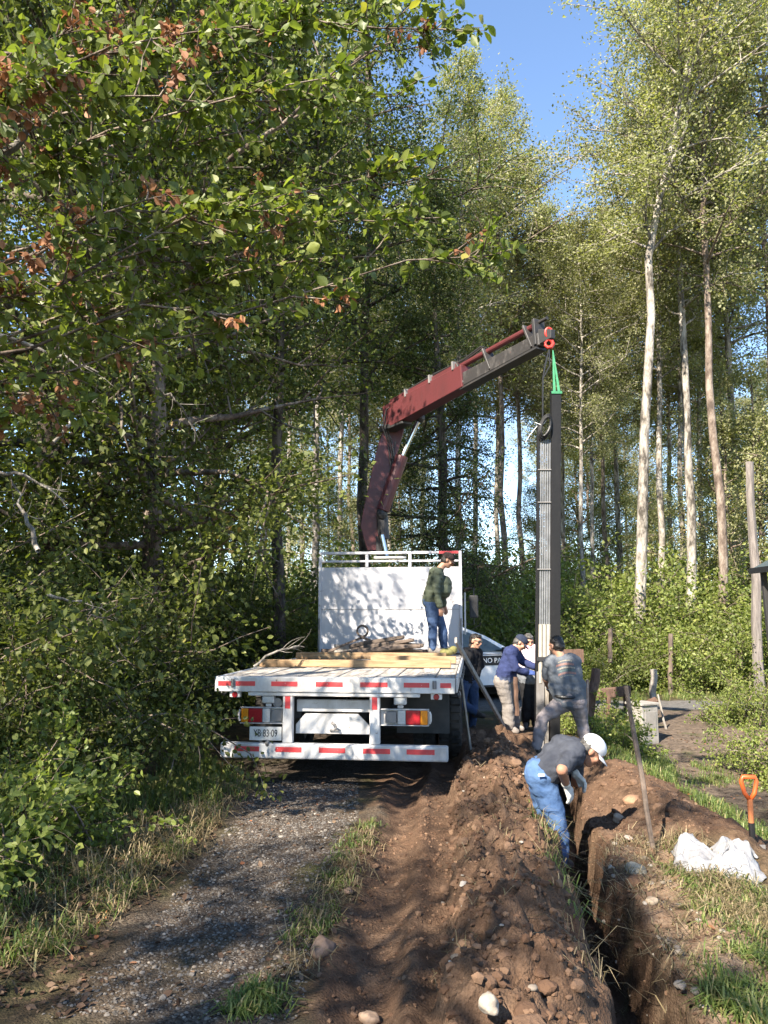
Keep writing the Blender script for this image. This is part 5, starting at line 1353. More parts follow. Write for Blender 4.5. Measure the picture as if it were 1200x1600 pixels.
    for s in 'LR':
        arm(mb, s, g * 0.8, spec.get('sleeve', 0.96), spec.get('cuff', 0.034))
        mb.capsule(P['sh' + s].lerp(P['hip' + s], 0.6), 0.098 * bw + g, P['hip' + s].lerp(ct, 0.10), 0.104 * bw + g, 12)
    mb.capsule(nk, 0.058 + g, nk.lerp(hc, 0.30), 0.056 + 0.4 * g, 12)
    jk = obj(spec.get('topname', 'jacket'), fuse(mb, 'jacket', 0.012, 2, spec.get('fold', 0.009) * 0.8, 3, 8.0, spec.get('quilt', 0.0)), spec['top'], root)
    # gloves
    for s in 'LR':
        if spec.get('glove' + s):
            mb = MB(); hd = spec['hand' + s]
            hand(mb, P['wr' + s], hd[0], hd[1], hd[2], 1.0, 0.0045)
            w = P['wr' + s]; e_ = P['el' + s]
            mb.capsule(w, 0.034, w.lerp(e_, 0.12), 0.038, 10)
            obj('glove', fuse(mb, 'glove', 0.0085, 2), spec['glove' + s], root)
    # hair
    if spec.get('hair'):
        mb = MB()
        def e(p, r): mb.ell(hc + M @ Vector(p), r, 14, 10, M)
        e((0, -0.024, 0.036), (0.083, 0.092, 0.088)); e((0, -0.045, -0.01), (0.080, 0.070, 0.075))
        if spec.get('fringe'): e((0, 0.045, 0.085), (0.062, 0.045, 0.034))
        if spec.get('long'): e((0, -0.06, -0.08), (0.075, 0.05, 0.09))
        obj('hair', fuse(mb, 'hair', 0.011, 2, 0.006, 5, 30.0), spec['hair'], root)
    return root, P, M, hc, body

def cap(root, hc, M, mat, peak_mat, back=False, knit=False, tilt=0.0):
    mb = MB()
    mb.ell(hc + M @ Vector((0, -0.012, 0.050)), (0.089, 0.106, 0.082), 18, 12, M)
    me = mb.mesh('cap')
    bm = bmesh.new(); bm.from_mesh(me)
    pl_no = M @ Vector((0, 0.10, -1)); 
    bmesh.ops.bisect_plane(bm, geom=bm.verts[:] + bm.edges[:] + bm.faces[:], plane_co=hc + M @ Vector((0, 0, 0.022 if not knit else 0.012)), plane_no=pl_no, clear_outer=True)
    bm.to_mesh(me); bm.free(); me.shade_smooth()
    o = obj('cap', me, mat, root); s = o.modifiers.new('thick', 'SOLIDIFY'); s.thickness = 0.006
    if knit: return o
    d = -1 if back else 1
    vs, k = [], 9
    for i in range(k):
        a = -1.15 + 2.3 * i / (k - 1)
        for rr, zz in ((0.088, 0.028), (0.165, 0.004)):
            vs.append(hc + M @ Vector((0.9 * rr * math.sin(a) * (0.078 / 0.088 if rr < 0.1 else 0.62), d * rr * math.cos(a) * (1.08 if rr < 0.1 else 1.0), zz + tilt)))
    me = bpy.data.meshes.new('peak'); me.from_pydata([tuple(v) for v in vs], [], [(2 * i, 2 * i + 2, 2 * i + 3, 2 * i + 1) for i in range(k - 1)]); me.shade_smooth()
    q = obj('peak', me, peak_mat, o); s = q.modifiers.new('thick', 'SOLIDIFY'); s.thickness = 0.006
    return o

# 1 man standing on the deck
JA = dict(head=(699.5, 876, 0), shL=(683, 897, 0.17), shR=(681, 897, -0.17), elL=(690, 925, 0.22), elR=(681, 926, -0.24), wrL=(694, 946, 0.20), wrR=(688, 948, -0.22),
          pel=(672, 939, 0), hipL=(674, 941, 0.09), hipR=(674, 942, -0.09), knL=(691, 979, 0.10), knR=(676, 979, -0.09), anL=(694, 1012, 0.10), anR=(676, 1013, -0.09), toL=(710, 1018, 0.10), toR=(690, 1018, -0.09))
ra, PA, MA, hA, _ = person('person', 'man in a dark olive quilted jacket and jeans standing on the truck deck', 12.05, JA, (684, 1021), (0.82, -0.05, -0.42), (0.42, 0, 0.82),
    dict(bulk=1.08, extra=[(691, 921, 0, 0.13), (693, 912, 0, 0.11)], top=MAT['olive'], quilt=0.005, trousers=MAT['jeans'], shoe=MAT['shoe_grey'], hair=MAT['hair'], jg=0.024, cuff=0.036,
         handL=((0.25, 0, -1), (0.3, 1, 0), 0.45), handR=((0.15, 0, -1), (0.2, -1, 0), 0.45)))
cap(ra, hA, MA, MAT['cap_dark'], MAT['cap_dark'], knit=False, tilt=-0.01)
mb = MB()
for a in np.linspace(-2.2, 2.2, 9):
    q = (PA['shL'] + PA['shR']) / 2 + Vector((0.0, 0, 0.055)) + Vector((-0.075 * math.cos(a), 0.085 * math.sin(a), 0.02 * math.cos(a)))
    mb.ell(q, (0.036, 0.036, 0.034), 8, 6)
obj('hood', fuse(mb, 'hood', 0.013, 3), MAT['hoodgrey'], ra)
# 2 man in black leaning on the truck
JB = dict(head=(743.5, 1002, 0), shL=(747, 1020, 0.16), shR=(727, 1021, -0.12), elL=(752, 1040, 0.18), elR=(718, 1040, -0.05), wrL=(741, 1052, 0.02), wrR=(722, 1054, 0.10),
          pel=(731, 1061, 0), hipL=(738, 1063, 0.06), hipR=(725, 1064, -0.05), knL=(741, 1099, 0.04), knR=(722, 1100, -0.12), anL=(738, 1134, 0.05), anR=(744, 1114, -0.14), toL=(743, 1141, -0.05), toR=(756, 1119, -0.2))
rb_, PB_, MB_, hB, bB = person('person', 'man in a black sweatshirt, jeans and sunglasses leaning beside the truck with legs crossed', 12.5, JB, (735, 1143), (0.72, -0.62, -0.18), (0.05, 0, 1),
    dict(top=MAT['black_c'], topname='sweatshirt', trousers=MAT['jeans'], shoe=MAT['shoe'], hair=MAT['hair'], fringe=True, long=True, face=False,
         handL=((-0.7, -0.4, -0.4), (0.4, -0.5, 0.5), 0.4), handR=((0.6, 0.4, -0.5), (0, -1, 0.2), 0.4)))
sg = MB()
for s in (-1, 1): sg.ell(hB + MB_ @ Vector((s * 0.033, 0.090, 0.014)), (0.030, 0.010, 0.019), 12, 6, MB_)
sg.beam(hB + MB_ @ Vector((-0.07, 0.075, 0.022)), hB + MB_ @ Vector((0.07, 0.075, 0.022)), 0.012, 0.006)
for s in (-1, 1): sg.beam(hB + MB_ @ Vector((s * 0.068, 0.07, 0.022)), hB + MB_ @ Vector((s * 0.078, -0.02, 0.018)), 0.004, 0.006)
sg.build('sunglasses', MAT['glass'], rb_)
# 3 man in navy fleece and cap, bending to the post
JC = dict(head=(813, 1005, 0), shL=(804, 1018, 0.15), shR=(797, 1021, -0.17), elL=(818, 1035, 0.18), elR=(805, 1045, -0.22), wrL=(836, 1042, 0.05), wrR=(823, 1052, -0.12),
          pel=(787, 1062, 0), hipL=(791, 1064, 0.08), hipR=(785, 1065, -0.09), knL=(803, 1098, 0.08), knR=(793, 1100, -0.10), anL=(805, 1132, 0.08), anR=(796, 1134, -0.10), toL=(816, 1139, 0.02), toR=(808, 1143, -0.14))
rc, PC, MC, hC, _ = person('person', 'man in a navy and grey fleece and dark cap bending forward with blue gloves', 11.8, JC, (797, 1146), (0.75, -0.15, -0.62), (0.6, 0, 0.8),
    dict(bulk=1.05, top=fleece_split('navy_grey_fleece', (0.030, 0.040, 0.105), (0.13, 0.16, 0.22), 0.80, 0.06), trousers=MAT['trouser_work'], shoe=MAT['shoe_grey'], hair=MAT['hair_grey'], gloveL=MAT['glove_blue'], gloveR=MAT['glove_blue'], jg=0.026, tg=0.024, flare=0.018,
         handL=((0.9, -0.3, 0.0), (0, -0.3, 1), 0.5), handR=((0.95, -0.1, 0.05), (0, -0.6, 0.7), 0.4)))
cap(rc, hC, MC, MAT['cap_navy'], MAT['cap_navy'])
# 4 man in white and pink fleece behind
JD = dict(head=(826, 1002, 0), shL=(838, 1017, 0.0), shR=(814, 1017, 0.0), elL=(843, 1036, -0.12), elR=(811, 1037, -0.08), wrL=(840, 1050, -0.34), wrR=(824, 1049, -0.30),
          pel=(827, 1061, 0), hipL=(833, 1063, 0), hipR=(821, 1063, 0), knL=(834, 1097, -0.03), knR=(822, 1097, -0.03), anL=(836, 1130, 0), anR=(822, 1130, 0), toL=(838, 1138, -0.16), toR=(821, 1138, -0.16))
rd, PD, MD, hD, _ = person('person', 'man in a pale pink and grey fleece facing the camera behind the steel post', 12.6, JD, (828, 1141), (0.12, -0.93, -0.30), (0, -0.1, 1),
    dict(top=fleece_split('pink_grey_fleece', (0.62, 0.50, 0.53), (0.16, 0.17, 0.19), 0.98, 0.015), trousers=MAT['black_c'], shoe=MAT['shoe'], hair=MAT['hair_grey'], fringe=True, jg=0.028,
         handL=((0.3, -0.9, 0.1), (0.3, 0, 1), 0.5), handR=((0.5, -0.85, 0.0), (-0.3, 0, 1), 0.5)))
nkD = (PD['shL'] + PD['shR']) / 2
MB().tube([nkD + Vector((0.068 * math.cos(a), -0.015 + 0.072 * math.sin(a), 0.075 + 0.02 * math.sin(a))) for a in np.linspace(0, 2 * PI, 17)], 0.022, 8).build('collar', cloth('pink_fleece', (0.55, 0.22, 0.26), (0.65, 0.30, 0.33)), rd, smooth=True)
# 5 man in grey t-shirt from behind
def tee_mat():
    m, nt, out = new_mat('grey_printed_cotton'); L = nt.links.new
    b = N(nt, 'ShaderNodeBsdfPrincipled', i_Roughness=0.92); b.inputs['Specular IOR Level'].default_value = 0.12
    tc = N(nt, 'ShaderNodeTexCoord'); sx = N(nt, 'ShaderNodeSeparateXYZ'); L(tc.outputs['Object'], sx.inputs[0])
    nz = N(nt, 'ShaderNodeTexNoise', i_Scale=6.0, i_Detail=5.0); L(tc.outputs['Object'], nz.inputs['Vector'])
    rp = ramp(nt, [(0.35, (0.085, 0.095, 0.112)), (0.65, (0.125, 0.138, 0.158))]); L(nz.outputs[0], rp.inputs[0])
    L(rp.outputs[0], b.inputs['Base Color'])
    n2 = N(nt, 'ShaderNodeTexNoise', i_Scale=15.0, i_Detail=3.0); L(tc.outputs['Object'], n2.inputs['Vector'])
    bp = N(nt, 'ShaderNodeBump', i_Strength=1.0, i_Distance=0.012); L(n2.outputs[0], bp.inputs['Height']); L(bp.outputs[0], b.inputs['Normal'])
    L(b.outputs[0], out.inputs[0]); return m
MAT['grey_tee'] = tee_mat()
JE = dict(head=(869, 1009, 0.03), shL=(858, 1036, 0.06), shR=(899, 1033, -0.04), elL=(853, 1061, 0.14), elR=(893, 1060, 0.22), wrL=(858, 1077, 0.30), wrR=(872, 1062, 0.38),
          pel=(890, 1094, 0), hipL=(880, 1097, 0.03), hipR=(902, 1097, -0.03), knL=(848, 1122, 0.03), knR=(910, 1132, 0.05), anL=(838, 1166, 0), anR=(917, 1170, 0.0), toL=(824, 1177, 0.02), toR=(922, 1180, 0.10))
re_, PE, ME, hE, _ = person('person', 'man in a grey t-shirt seen from behind, straddling the trench and steadying the post', 9.35, JE, (872, 1185), (-0.45, 0.78, -0.25), (-0.1, 0.1, 1),
    dict(face=False, top=MAT['grey_tee'], topname='t_shirt', sleeve=0.42, trousers=MAT['trouser_grey'], shoe=MAT['shoe'], hair=MAT['hair'], jg=0.020, tg=0.014, fold=0.010, gloveL=MAT['ink'],
         handL=((0.35, 0.7, -0.5), (-0.6, -0.3, 0.2), 0.7), handR=((-0.6, 0.7, 0.1), (0.3, 0.2, 1), 0.6)))
# belt
wE = PE['pel'].lerp((PE['shL'] + PE['shR']) / 2, 0.16)
MB().tube([wE + Vector((0.163 * math.cos(a), 0.125 * math.sin(a), 0.012 * math.sin(a) - 0.015)) for a in np.linspace(0, 2 * PI, 29)], 0.018, 6).build('belt', MAT['belt'], re_)
MB().beam(PE['wrL'] + Vector((-0.06, -0.05, 0.03)), PE['wrL'] + Vector((0.05, -0.05, -0.03)), 0.012, 0.016).build('glove_cuff', MAT['print_white'], re_)
# print on the back: rows of small marks, unreadable in the photograph
from mathutils.bvhtree import BVHTree
shirt = [c for c in re_.children if c.name.startswith('t_shirt')][0]
bv = BVHTree.FromPolygons([v.co[:] for v in shirt.data.vertices], [p.vertices[:] for p in shirt.data.polygons])
inkc = [simple('print_cream', (0.30, 0.27, 0.22), rough=0.9), simple('print_rose', (0.32, 0.17, 0.14), rough=0.9), simple('print_teal', (0.12, 0.19, 0.18), rough=0.9)]
rp_ = random.Random(4)
for row, (py0, xa, xb, hpx, ci) in enumerate([(1034, 872, 893, 2.2, 0), (1039.5, 869, 896, 3.6, 1), (1045, 871, 898, 2.6, 0), (1049, 873, 897, 2.0, 2), (1053.5, 872, 899, 3.6, 1), (1057.5, 876, 897, 1.6, 0)]):
    pr = MB(); px = xa
    while px < xb:
        w_ = rp_.uniform(0.9, 1.9)
        t_ = (px - xa) / (xb - xa)
        py = py0 - 2.2 * math.sin(PI * t_) - 2.5 * t_ + 1.2
        q = []
        for a, b2 in ((px, py - hpx / 2), (px + w_, py - hpx / 2 * rp_.uniform(0.5, 1)), (px + w_, py + hpx / 2), (px, py + hpx / 2 * rp_.uniform(0.5, 1))):
            w0 = U(a, b2, 9.0) - re_.location; dd = ray(a, b2).normalized()
            h = bv.ray_cast(w0 - dd * 0.5, dd)
            q.append(h[0] - dd * 0.003 if h[0] else None)
        if all(v is not None for v in q): pr.add(q, [(0, 1, 2, 3)])
        px += w_ + rp_.uniform(0.35, 0.7)
    o = pr.build('print_row', inkc[ci], shirt); o['kind'] = 'stuff'
# 6 man in jeans bending into the trench
JF = dict(head=(924, 1174, 0), shL=(898, 1172, 0.16), shR=(893, 1180, -0.16), elL=(900, 1222, 0.20), elR=(878, 1203, -0.34), wrL=(899, 1208, 0.02), wrR=(885, 1227, -0.16),
          pel=(845, 1206, 0), hipL=(846, 1210, 0.10), hipR=(845, 1211, -0.10), knL=(853, 1276, 0.10), knR=(869, 1279, -0.11), anL=(862, 1333, 0.10), anR=(873, 1340, -0.10), toL=(878, 1346, 0.10), toR=(890, 1352, -0.10))
rf, PF, MF, hF, bF = person('person', 'man in a dark shirt, blue jeans and white cap bending down in the trench', 6.3, JF, (866, 1355), (0.72, -0.08, -0.72), (0.72, -0.05, 0.62),
    dict(bulk=1.05, skin=MAT['skin2'], extra=[(868, 1180, 0, 0.10), (880, 1172, 0, 0.11)], top=MAT['navy_polo'], topname='shirt', sleeve=0.40, trousers=MAT['jeans_lt'], shoe=MAT['shoe'], hair=MAT['hair_grey'], jg=0.020, tg=0.02, flare=0.02, fold=0.012,
         gloveL=MAT['glove_white'], gloveR=MAT['glove_white'], handL=((0.5, -0.3, -0.6), (0.6, 0.3, 0.4), 0.5), handR=((0.35, 0.1, -0.9), (0.6, -0.7, 0.2), 0.5)))
cap(rf, hF, MF, MAT['cap_white'], MAT['cap_white'])
MB().box(-0.025, 0.025, -0.003, 0.003, -0.008, 0.008).build('pocket_tag', MAT['print_white'], rf).location = U(846, 1211, 6.3 - 0.255) - rf.location
# ================================================================ SMALL THINGS ON THE GROUND
rngL = np.random.default_rng(77)
def inside(n, poly):
    """n random ground points inside a polygon given in the picture"""
    q = np.array([(G(a, b_, 0.0).x, G(a, b_, 0.0).y) for a, b_ in poly])
    lo, hi = q.min(0), q.max(0); out = []
    while sum(len(o) for o in out) < n:
        p = rngL.uniform(lo, hi, (n * 3, 2)); c = np.zeros(len(p), bool)
        for i in range(len(q)):
            a, b_ = q[i], q[(i + 1) % len(q)]
            t = ((a[1] > p[:, 1]) != (b_[1] > p[:, 1])) & (p[:, 0] < (b_[0] - a[0]) * (p[:, 1] - a[1]) / (b_[1] - a[1] + 1e-9) + a[0])
            c ^= t
        out.append(p[c])
    return np.concatenate(out)[:n]
def ground3(p): return np.column_stack([p, heights(p[:, 0], p[:, 1])])
def blades(P, h, w, lean, rng):
    n = len(P); az = rng.uniform(0, 2 * PI, n); d = np.column_stack([np.cos(az), np.sin(az), np.zeros(n)])
    s = np.column_stack([-np.sin(az), np.cos(az), np.zeros(n)])
    hh = h * rng.uniform(0.45, 1.35, n); ln = lean * rng.uniform(0.2, 1.6, n)
    up = np.array([0, 0, 1.0])
    p1 = P + (d * (ln * 0.35)[:, None] + up * 0.6) * hh[:, None]
    p2 = P + (d * ln[:, None] + up * np.maximum(0.25, 1 - 0.55 * ln)[:, None]) * hh[:, None]
    ww = (w * rng.uniform(0.6, 1.3, n))[:, None]
    V = np.stack([P - s * ww, P + s * ww, p1 + s * ww * 0.8, p1 - s * ww * 0.8, p2], 1).reshape(-1, 3)
    k = np.arange(n)[:, None] * 5
    F = np.concatenate([k + np.array([[0, 1, 2]]), k + np.array([[0, 2, 3]]), k + np.array([[3, 2, 4]])], 1).reshape(-1, 3)
    return V, F, np.repeat(rng.uniform(0, 1, n), 5)
def grass_patch(name, label, parts, mat, w):
    VV, FF, RR, k = [], [], [], 0
    for poly, n, h, lean, clump in parts:
        c = inside(max(3, n // clump), poly)
        p = np.repeat(c, clump, 0)[:n]
        p = p + rngL.normal(size=p.shape) * 0.035
        V, F, r = blades(ground3(p) - np.array([0, 0, 0.01]), h, w, lean, rngL)
        VV.append(V); FF.append(F + k); RR.append(r); k += len(V)
    me = fastmesh(name, np.concatenate(VV), np.concatenate(FF), False, {'rnd': np.concatenate(RR)})
    tag(obj(name, me, mat), label, None, None, 'stuff')
LV = [(-60, 1600), (60, 1520), (200, 1420), (330, 1300), (400, 1230), (330, 1200), (180, 1260), (-60, 1380)]
grass_patch('grass', 'green grass along the track and on the banks', [
    (LV, 3000, 0.13, 0.9, 14),
    ([(100, 1330), (330, 1260), (390, 1215), (300, 1195), (60, 1300)], 2200, 0.22, 0.7, 18),
    ([(425, 1480), (480, 1400), (560, 1290), (590, 1290), (545, 1400), (490, 1500)], 800, 0.065, 1.0, 12),
    ([(360, 1600), (385, 1560), (440, 1560), (445, 1600)], 420, 0.085, 1.0, 30),
    ([(1045, 1330), (1130, 1360), (1230, 1420), (1230, 1600), (1165, 1560), (1100, 1450), (1050, 1380)], 2600, 0.075, 1.3, 26),
    ([(1120, 1600), (1110, 1540), (1190, 1560), (1190, 1600)], 500, 0.12, 0.9, 30),
    ([(822, 1290), (840, 1290), (885, 1380), (935, 1560), (925, 1570), (865, 1390)], 190, 0.11, 1.4, 10),
    ([(940, 1170), (1030, 1150), (1060, 1180), (1050, 1230), (990, 1215), (930, 1190)], 3000, 0.13, 0.8, 16),
    ([(1150, 1290), (1060, 1235), (1110, 1215), (1260, 1290)], 1600, 0.11, 0.8, 16),
    ([(1060, 1170), (1140, 1150), (1180, 1180), (1080, 1200)], 1100, 0.08, 0.8, 16),
    ([(900, 1072), (1230, 1086), (1230, 1074), (900, 1062)], 2200, 0.20, 0.7, 16),
], MAT['grass_green'], 0.0042)
grass_patch('dry_grass', 'dry straw-coloured grass and stems along the verges', [
    (LV, 2400, 0.15, 1.5, 8),
    ([(150, 1440), (330, 1330), (350, 1290), (260, 1280), (120, 1380)], 420, 0.24, 1.4, 5),
    ([(400, 1560), (470, 1420), (560, 1300), (600, 1320), (520, 1480), (470, 1570)], 700, 0.09, 1.6, 6),
    ([(905, 1330), (1000, 1300), (1120, 1400), (1200, 1520), (1150, 1600), (1050, 1560), (960, 1420)], 1000, 0.09, 1.9, 5),
    ([(1040, 1320), (1130, 1360), (1230, 1430), (1230, 1500), (1100, 1430)], 1500, 0.12, 1.3, 9),
    ([(830, 1300), (850, 1300), (945, 1560), (930, 1570)], 200, 0.16, 1.5, 5),
    ([(690, 1600), (720, 1250), (800, 1250), (880, 1600)], 260, 0.07, 1.8, 3),
], MAT['grass_dry'], 0.0030)
# pebbles, clods, fallen leaves
def scatter(name, label, P, R_, mat, sub=1, flat=0.7, jag=0.25, smooth=False, vary=3):
    bm = bmesh.new(); bmesh.ops.create_icosphere(bm, subdivisions=sub, radius=1.0)
    tv = np.array([v.co[:] for v in bm.verts]); tf = np.array([[v.index for v in f.verts] for f in bm.faces]); bm.free()
    n = len(P); k = len(tv)
    az = rngL.uniform(0, 2 * PI, n); c, s = np.cos(az), np.sin(az)
    sh = 1 + jag * rngL.normal(size=(n, k, 1))
    T = tv[None] * sh * np.stack([rngL.uniform(0.7, 1.3, n), rngL.uniform(0.7, 1.3, n), flat * rngL.uniform(0.7, 1.3, n)], 1)[:, None]
    X = T[..., 0] * c[:, None] - T[..., 1] * s[:, None]; Y = T[..., 0] * s[:, None] + T[..., 1] * c[:, None]
    V = np.stack([X, Y, T[..., 2]], -1) * R_[:, None, None] + P[:, None]
    F = (tf[None] + (np.arange(n) * k)[:, None, None]).reshape(-1, 3)
    me = fastmesh(name, V.reshape(-1, 3), F, smooth, {'rnd': np.repeat(rngL.uniform(0, 1, n), k)})
    tag(obj(name, me, mat), label, None, None, 'stuff')
def rnd_mat(name, stops, rough=0.9, bump=0.0, nscale=30):
    m, nt, out = new_mat(name); b = N(nt, 'ShaderNodeBsdfPrincipled', i_Roughness=rough); b.inputs['Specular IOR Level'].default_value = 0.2
    at = N(nt, 'ShaderNodeAttribute', attribute_name='rnd'); rp = ramp(nt, stops); nt.links.new(at.outputs['Fac'], rp.inputs[0]); nt.links.new(rp.outputs[0], b.inputs['Base Color'])
    if bump:
        g = N(nt, 'ShaderNodeNewGeometry'); nz = N(nt, 'ShaderNodeTexNoise', i_Scale=nscale, i_Detail=6.0); nt.links.new(g.outputs['Position'], nz.inputs['Vector'])
        bp = N(nt, 'ShaderNodeBump', i_Strength=1.0, i_Distance=bump); nt.links.new(nz.outputs[0], bp.inputs['Height']); nt.links.new(bp.outputs[0], b.inputs['Normal'])
    nt.links.new(b.outputs[0], out.inputs[0]); return m
GV = [(60, 1605), (190, 1500), (350, 1300), (420, 1215), (560, 1215), (560, 1280), (500, 1390), (470, 1605)]
p = inside(9000, GV)
r_ = np.abs(rngL.normal(0, 0.0042, len(p))) + 0.0032
scatter('gravel', 'loose grey gravel on the track', ground3(p) + np.array([0, 0, 0.001]), r_, rnd_mat('gravel_stone', [(0, (0.05, 0.045, 0.040)), (0.6, (0.115, 0.104, 0.094)), (0.92, (0.17, 0.152, 0.135)), (1, (0.25, 0.225, 0.195))]), 1, 0.6, 0.12)
MP = [(690, 1950), (690, 1440), (700, 1300), (730, 1190), (805, 1185), (830, 1290), (880, 1420), (935, 1605), (960, 1950)]
p1 = inside(3200, MP); p2 = inside(900, [(500, 1605), (560, 1400), (640, 1250), (720, 1200), (690, 1605)]); p3 = inside(1800, [(905, 1330), (890, 1230), (1000, 1210), (1140, 1300), (1060, 1400), (1180, 1605), (1030, 1605), (960, 1450)])
p = np.concatenate([p1, p2, p3]); r_ = np.abs(rngL.normal(0, 0.010, len(p))) + 0.004
r_[len(p1):] *= 0.6; r_ = np.minimum(r_, 0.055)
scatter('soil_clods', 'crumbly clods of red-brown soil on the mound and banks', ground3(p) + np.array([0, 0, 0.002]), r_, rnd_mat('soil_clod', [(0, (0.080, 0.044, 0.027)), (0.6, (0.125, 0.074, 0.047)), (1, (0.185, 0.115, 0.073))], 0.95, 0.006, 60), 1, 0.8, 0.16)
pb = np.concatenate([inside(110, MP), inside(60, [(905, 1330), (890, 1230), (1000, 1210), (1140, 1300), (1060, 1400), (1000, 1450)])])
scatter('soil_chunks', 'larger broken chunks of soil on the mound and right bank', ground3(pb) + np.array([0, 0, -0.004]), np.abs(rngL.normal(0, 0.014, len(pb))) + 0.026, rnd_mat('soil_chunk', [(0, (0.080, 0.045, 0.028)), (0.6, (0.125, 0.076, 0.049)), (1, (0.18, 0.112, 0.073))], 0.95, 0.012, 45), 2, 0.7, 0.09)
def litter(name, label, parts, mat, size):
    P = np.concatenate([ground3(inside(n, poly)) for n, poly in parts]) + np.array([0, 0, 0.006])
    D = rngL.normal(size=P.shape); D[:, 2] *= 0.25
    V, F = leaf_arrays(P, D, size * rngL.uniform(0.6, 1.3, len(P)), T_OVAL, rngL, 1.6)
    me = fastmesh(name, V, F, False, {'rnd': np.repeat(rngL.uniform(0, 1, len(P)), len(T_OVAL[0]))})
    tag(obj(name, me, mat), label, None, None, 'stuff')
litter('fallen_leaves', 'brown fallen leaves on the track and verges', [
    (2400, [(-80, 1605), (60, 1500), (250, 1400), (350, 1290), (300, 1250), (-80, 1400)]), (500, [(-80, 1605), (-80, 1450), (180, 1460), (120, 1605)]), (420, GV), (260, [(350, 1605), (470, 1420), (560, 1290), (600, 1320), (520, 1500), (480, 1605)]), (120, [(1000, 1605), (960, 1420), (1150, 1450), (1200, 1605)]),
    (500, [(1050, 1260), (1040, 1130), (1200, 1130), (1230, 1260)]), (60, MP)], leaf_mat('leaf_litter', [(0, (0.05, 0.03, 0.02)), (0.6, (0.115, 0.07, 0.045)), (0.95, (0.19, 0.13, 0.085)), (1, (0.34, 0.12, 0.05))], trans=(1.2, 1.0, 0.8), tw=0.1, spec=0.2, rough=0.7, objvar=0.0), 0.036)
# pale pebbles on the track and the banks
p = np.concatenate([inside(60, GV), inside(40, MP), inside(90, [(905, 1340), (1000, 1300), (1120, 1420), (1180, 1605), (1030, 1605), (960, 1450)])])
scatter('pebbles', 'scattered pale pebbles on the track and banks', ground3(p) + np.array([0, 0, 0.003]), np.abs(rngL.normal(0, 0.008, len(p))) + 0.006, rnd_mat('pale_pebble', [(0, (0.15, 0.125, 0.10)), (0.6, (0.25, 0.215, 0.18)), (1, (0.34, 0.30, 0.255))]), 2, 0.6, 0.05, True)

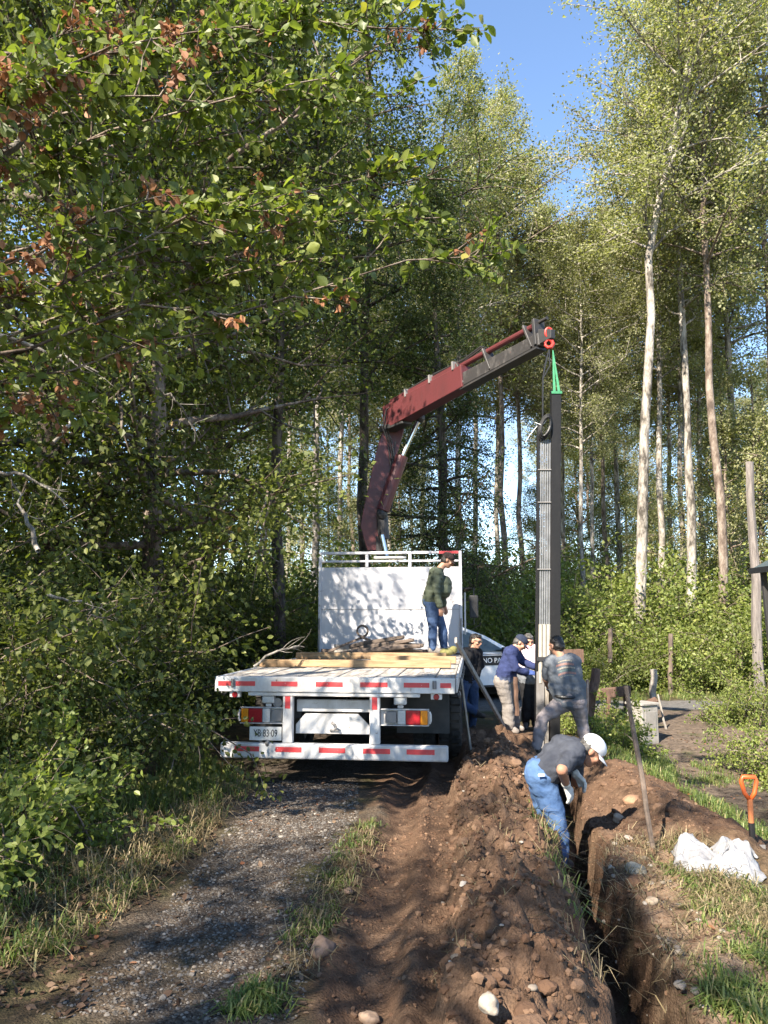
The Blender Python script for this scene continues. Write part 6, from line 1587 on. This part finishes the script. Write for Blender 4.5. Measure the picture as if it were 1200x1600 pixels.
# ================================================================ OVERHANGING TREE AT THE UPPER LEFT
def overhang():
    rng = np.random.default_rng(2024)
    base = np.array([-4.4, 3.6, 0.0]); base[2] = hz(*base[:2])
    root = empty('overhanging_tree', base, 0, 'near leafy tree whose branches hang across the upper left of the picture', 'tree')
    tb = Tubes(); LP, LD = [], []; DP, DD = [], []
    trunk = curve_pts((0, 0, -0.3), (0.08, 0.05, 1), 9.0, 10, rng, 0.04, 0.02)
    tb.add(trunk, [0.20 * (1 - 0.08 * i) for i in range(11)], 10)
    targets = []           # picture target, distance, droop
    for px, py, Y in [(690, 45, 4.9), (760, 400, 5.0), (655, 260, 4.7), (520, 120, 4.4), (590, 400, 5.2), (430, 330, 4.3), (330, 520, 4.6), (250, 150, 3.9), (470, 30, 4.6), (90, 90, 3.7),
                      (400, 200, 4.9), (300, 60, 4.4), (560, 330, 5.4), (350, 420, 5.0), (20, 230, 3.8), (620, 150, 5.3), (480, 420, 5.2), (270, 300, 4.1), (690, 340, 5.4), (560, 30, 5.2), (390, 40, 4.0), (150, 30, 4.2), (130, 640, 5.0)]:
        targets.append((np.array(U(px, py, Y)) - base, py))
    for i, (tgt, py) in enumerate(targets):
        t0 = np.clip((tgt[2] - 0.8) / 9.0 - 0.08 + rng.uniform(-0.05, 0.05), 0.18, 0.93)
        p0, _ = along(trunk, t0)
        mid = p0 * 0.5 + tgt * 0.5 + np.array([0, 0, 0.35]) + rng.normal(size=3) * 0.15
        k = 9; pts = []
        for j in range(k + 1):
            u = j / k; q = p0 * (1 - u) ** 2 + 2 * mid * u * (1 - u) + tgt * u * u
            pts.append(q + rng.normal(size=3) * 0.055 * (0 < j < k))
        tb.add(pts, [0.013 * (1 - 0.85 * j / k) + 0.002 for j in range(k + 1)], 5)
        nt_ = 33
        for s in range(nt_):
            u = rng.uniform(0.50, 1.0); q, bd = along(pts, u)
            sd = norm(bd * 0.8 + rng.normal(size=3) * 0.6); sl = rng.uniform(0.15, 0.55) * (1.15 - 0.5 * u)
            sp = curve_pts(q, sd, sl, 3, rng, 0.16, -0.04)
            tb.add(sp, [0.006, 0.005, 0.0035, 0.002], 4)
            m = int(rng.uniform(10, 22)); A = np.array(sp)
            uu = rng.uniform(0.1, 1.0, m); ii = np.minimum((uu * 3).astype(int), 2); ff = uu * 3 - ii
            pos = A[ii] * (1 - ff)[:, None] + A[ii + 1] * ff[:, None] + rng.normal(size=(m, 3)) * 0.022
            dd = sd * 0.6 + rng.normal(size=(m, 3)) * 0.7 + np.array([0, 0, -0.15])
            if rng.uniform() < (0.46 if tgt[0] < 3.3 else 0.06): DP.append(pos); DD.append(dd + np.array([0, 0, -0.8]))
            else: LP.append(pos); LD.append(dd)
    obj('trunk', tb.mesh('trunk', MAT['bark_brown']), None, root)
    P = np.concatenate(LP); D = np.concatenate(LD); size = 0.060 * rng.uniform(0.45, 1.45, len(P))
    # the leaves that show largest are pieces of their own
    W = P + base; zc = W[:, 1] * CP + (W[:, 2] - CAM_H) * SP
    u_ = 600 + FPX * W[:, 0] / zc; v_ = 800 - FPX * ((W[:, 2] - CAM_H) * CP - W[:, 1] * SP) / zc
    vis = (u_ > 0) & (u_ < 1200) & (v_ > 0) & (v_ < 1600)
    score = np.where(vis, size / zc * (1 + 0.8 * (u_ > 420)), -1); order = np.argsort(-score)
    top = order[:300]; rest = order[300:]
    crown = obj('crown', leaf_mesh('crown', P[rest], D[rest], size[rest], T_PLY, rng, MAT['leaf_oak']), None, root); crown['kind'] = 'stuff'
    dc = obj('withered_leaves', leaf_mesh('withered_leaves', np.concatenate(DP), np.concatenate(DD), 0.058 * rng.uniform(0.6, 1.2, sum(map(len, DP))), T_OVAL, rng, MAT['leaf_dead']), None, root); dc['kind'] = 'stuff'
    protos = []
    for k in range(8):
        V, F = leaf_arrays(np.zeros((1, 3)), np.array([[0, 1.0, 0]]), 1.0, T_PLY, rng, 3.0)
        me = fastmesh('leaf', V, F, True, {'rnd': np.full(len(V), k / 8.0 + 0.05)}); me.materials.append(MAT['leaf_oak']); protos.append(me)
    for i in top:
        o = obj('leaf', protos[int(rng.integers(8))], None, root)
        o.location = P[i]
        y = Vector(norm(D[i])); n = Vector(rng.normal(size=3) + np.array([0, 0, 1.2])); n = (n - y * n.dot(y)).normalized(); x = y.cross(n)
        o.rotation_euler = Matrix((x, y, n)).transposed().to_euler(); s = float(size[i]) * 1.12; o.scale = (s, s, s)
    return len(P)
overhang()
# bare dead branches in the thicket
rd_ = np.random.default_rng(8)
for i, (a, b_, Y, r, lab) in enumerate([((-10, 520), (160, 585), 5.4, 0.020, 'grey dead bough slanting across the left edge below the brown leaves'), ((-10, 250), (95, 200), 4.3, 0.028, 'thick pale bough entering at the upper left edge'),
        ((-10, 735), (110, 790), 6.3, 0.018, 'bare pale bough in the thicket at mid left edge'), ((60, 860), (20, 760), 6.6, 0.022, 'upright dead stem in the thicket near the left edge'),
        ((90, 690), (140, 640), 6.2, 0.012, 'arched thin dead twig in the thicket'), ((250, 610), (310, 690), 6.4, 0.012, 'thin bare twig hanging in the middle of the thicket'),
        ((80, 930), (160, 950), 6.6, 0.014, 'fallen pale stick caught in the shrubs at left'), ((395, 1040), (480, 1008), 9.0, 0.016, 'dead pale stick beside the truck deck')]):
    p0, p1 = np.array(U(*a, Y)), np.array(U(*b_, Y + 0.3)); tb = Tubes()
    pts = [p0 * (1 - t) + p1 * t + np.array([0, 0, 0.10 * math.sin(PI * t)]) * (i % 3) * 0.5 + rd_.normal(size=3) * 0.018 for t in np.linspace(0, 1, 9)]
    pts = [q - p0 for q in pts]
    tb.add(pts, [r * (1 - 0.75 * t) + 0.002 for t in np.linspace(0, 1, 9)], 6)
    for k in range(7):
        q, d = along(pts, rd_.uniform(0.3, 1)); tb.add(curve_pts(q, norm(d + rd_.normal(size=3) * 0.6), rd_.uniform(0.1, 0.35), 4, rd_, 0.15, 0), [0.004, 0.0035, 0.003, 0.002, 0.001], 4)
    o = obj('dead_branch', tb.mesh('dead_branch', MAT['twig_grey'])); o.location = p0; tag(o, lab, 'branch', 'dead branches in the thicket')
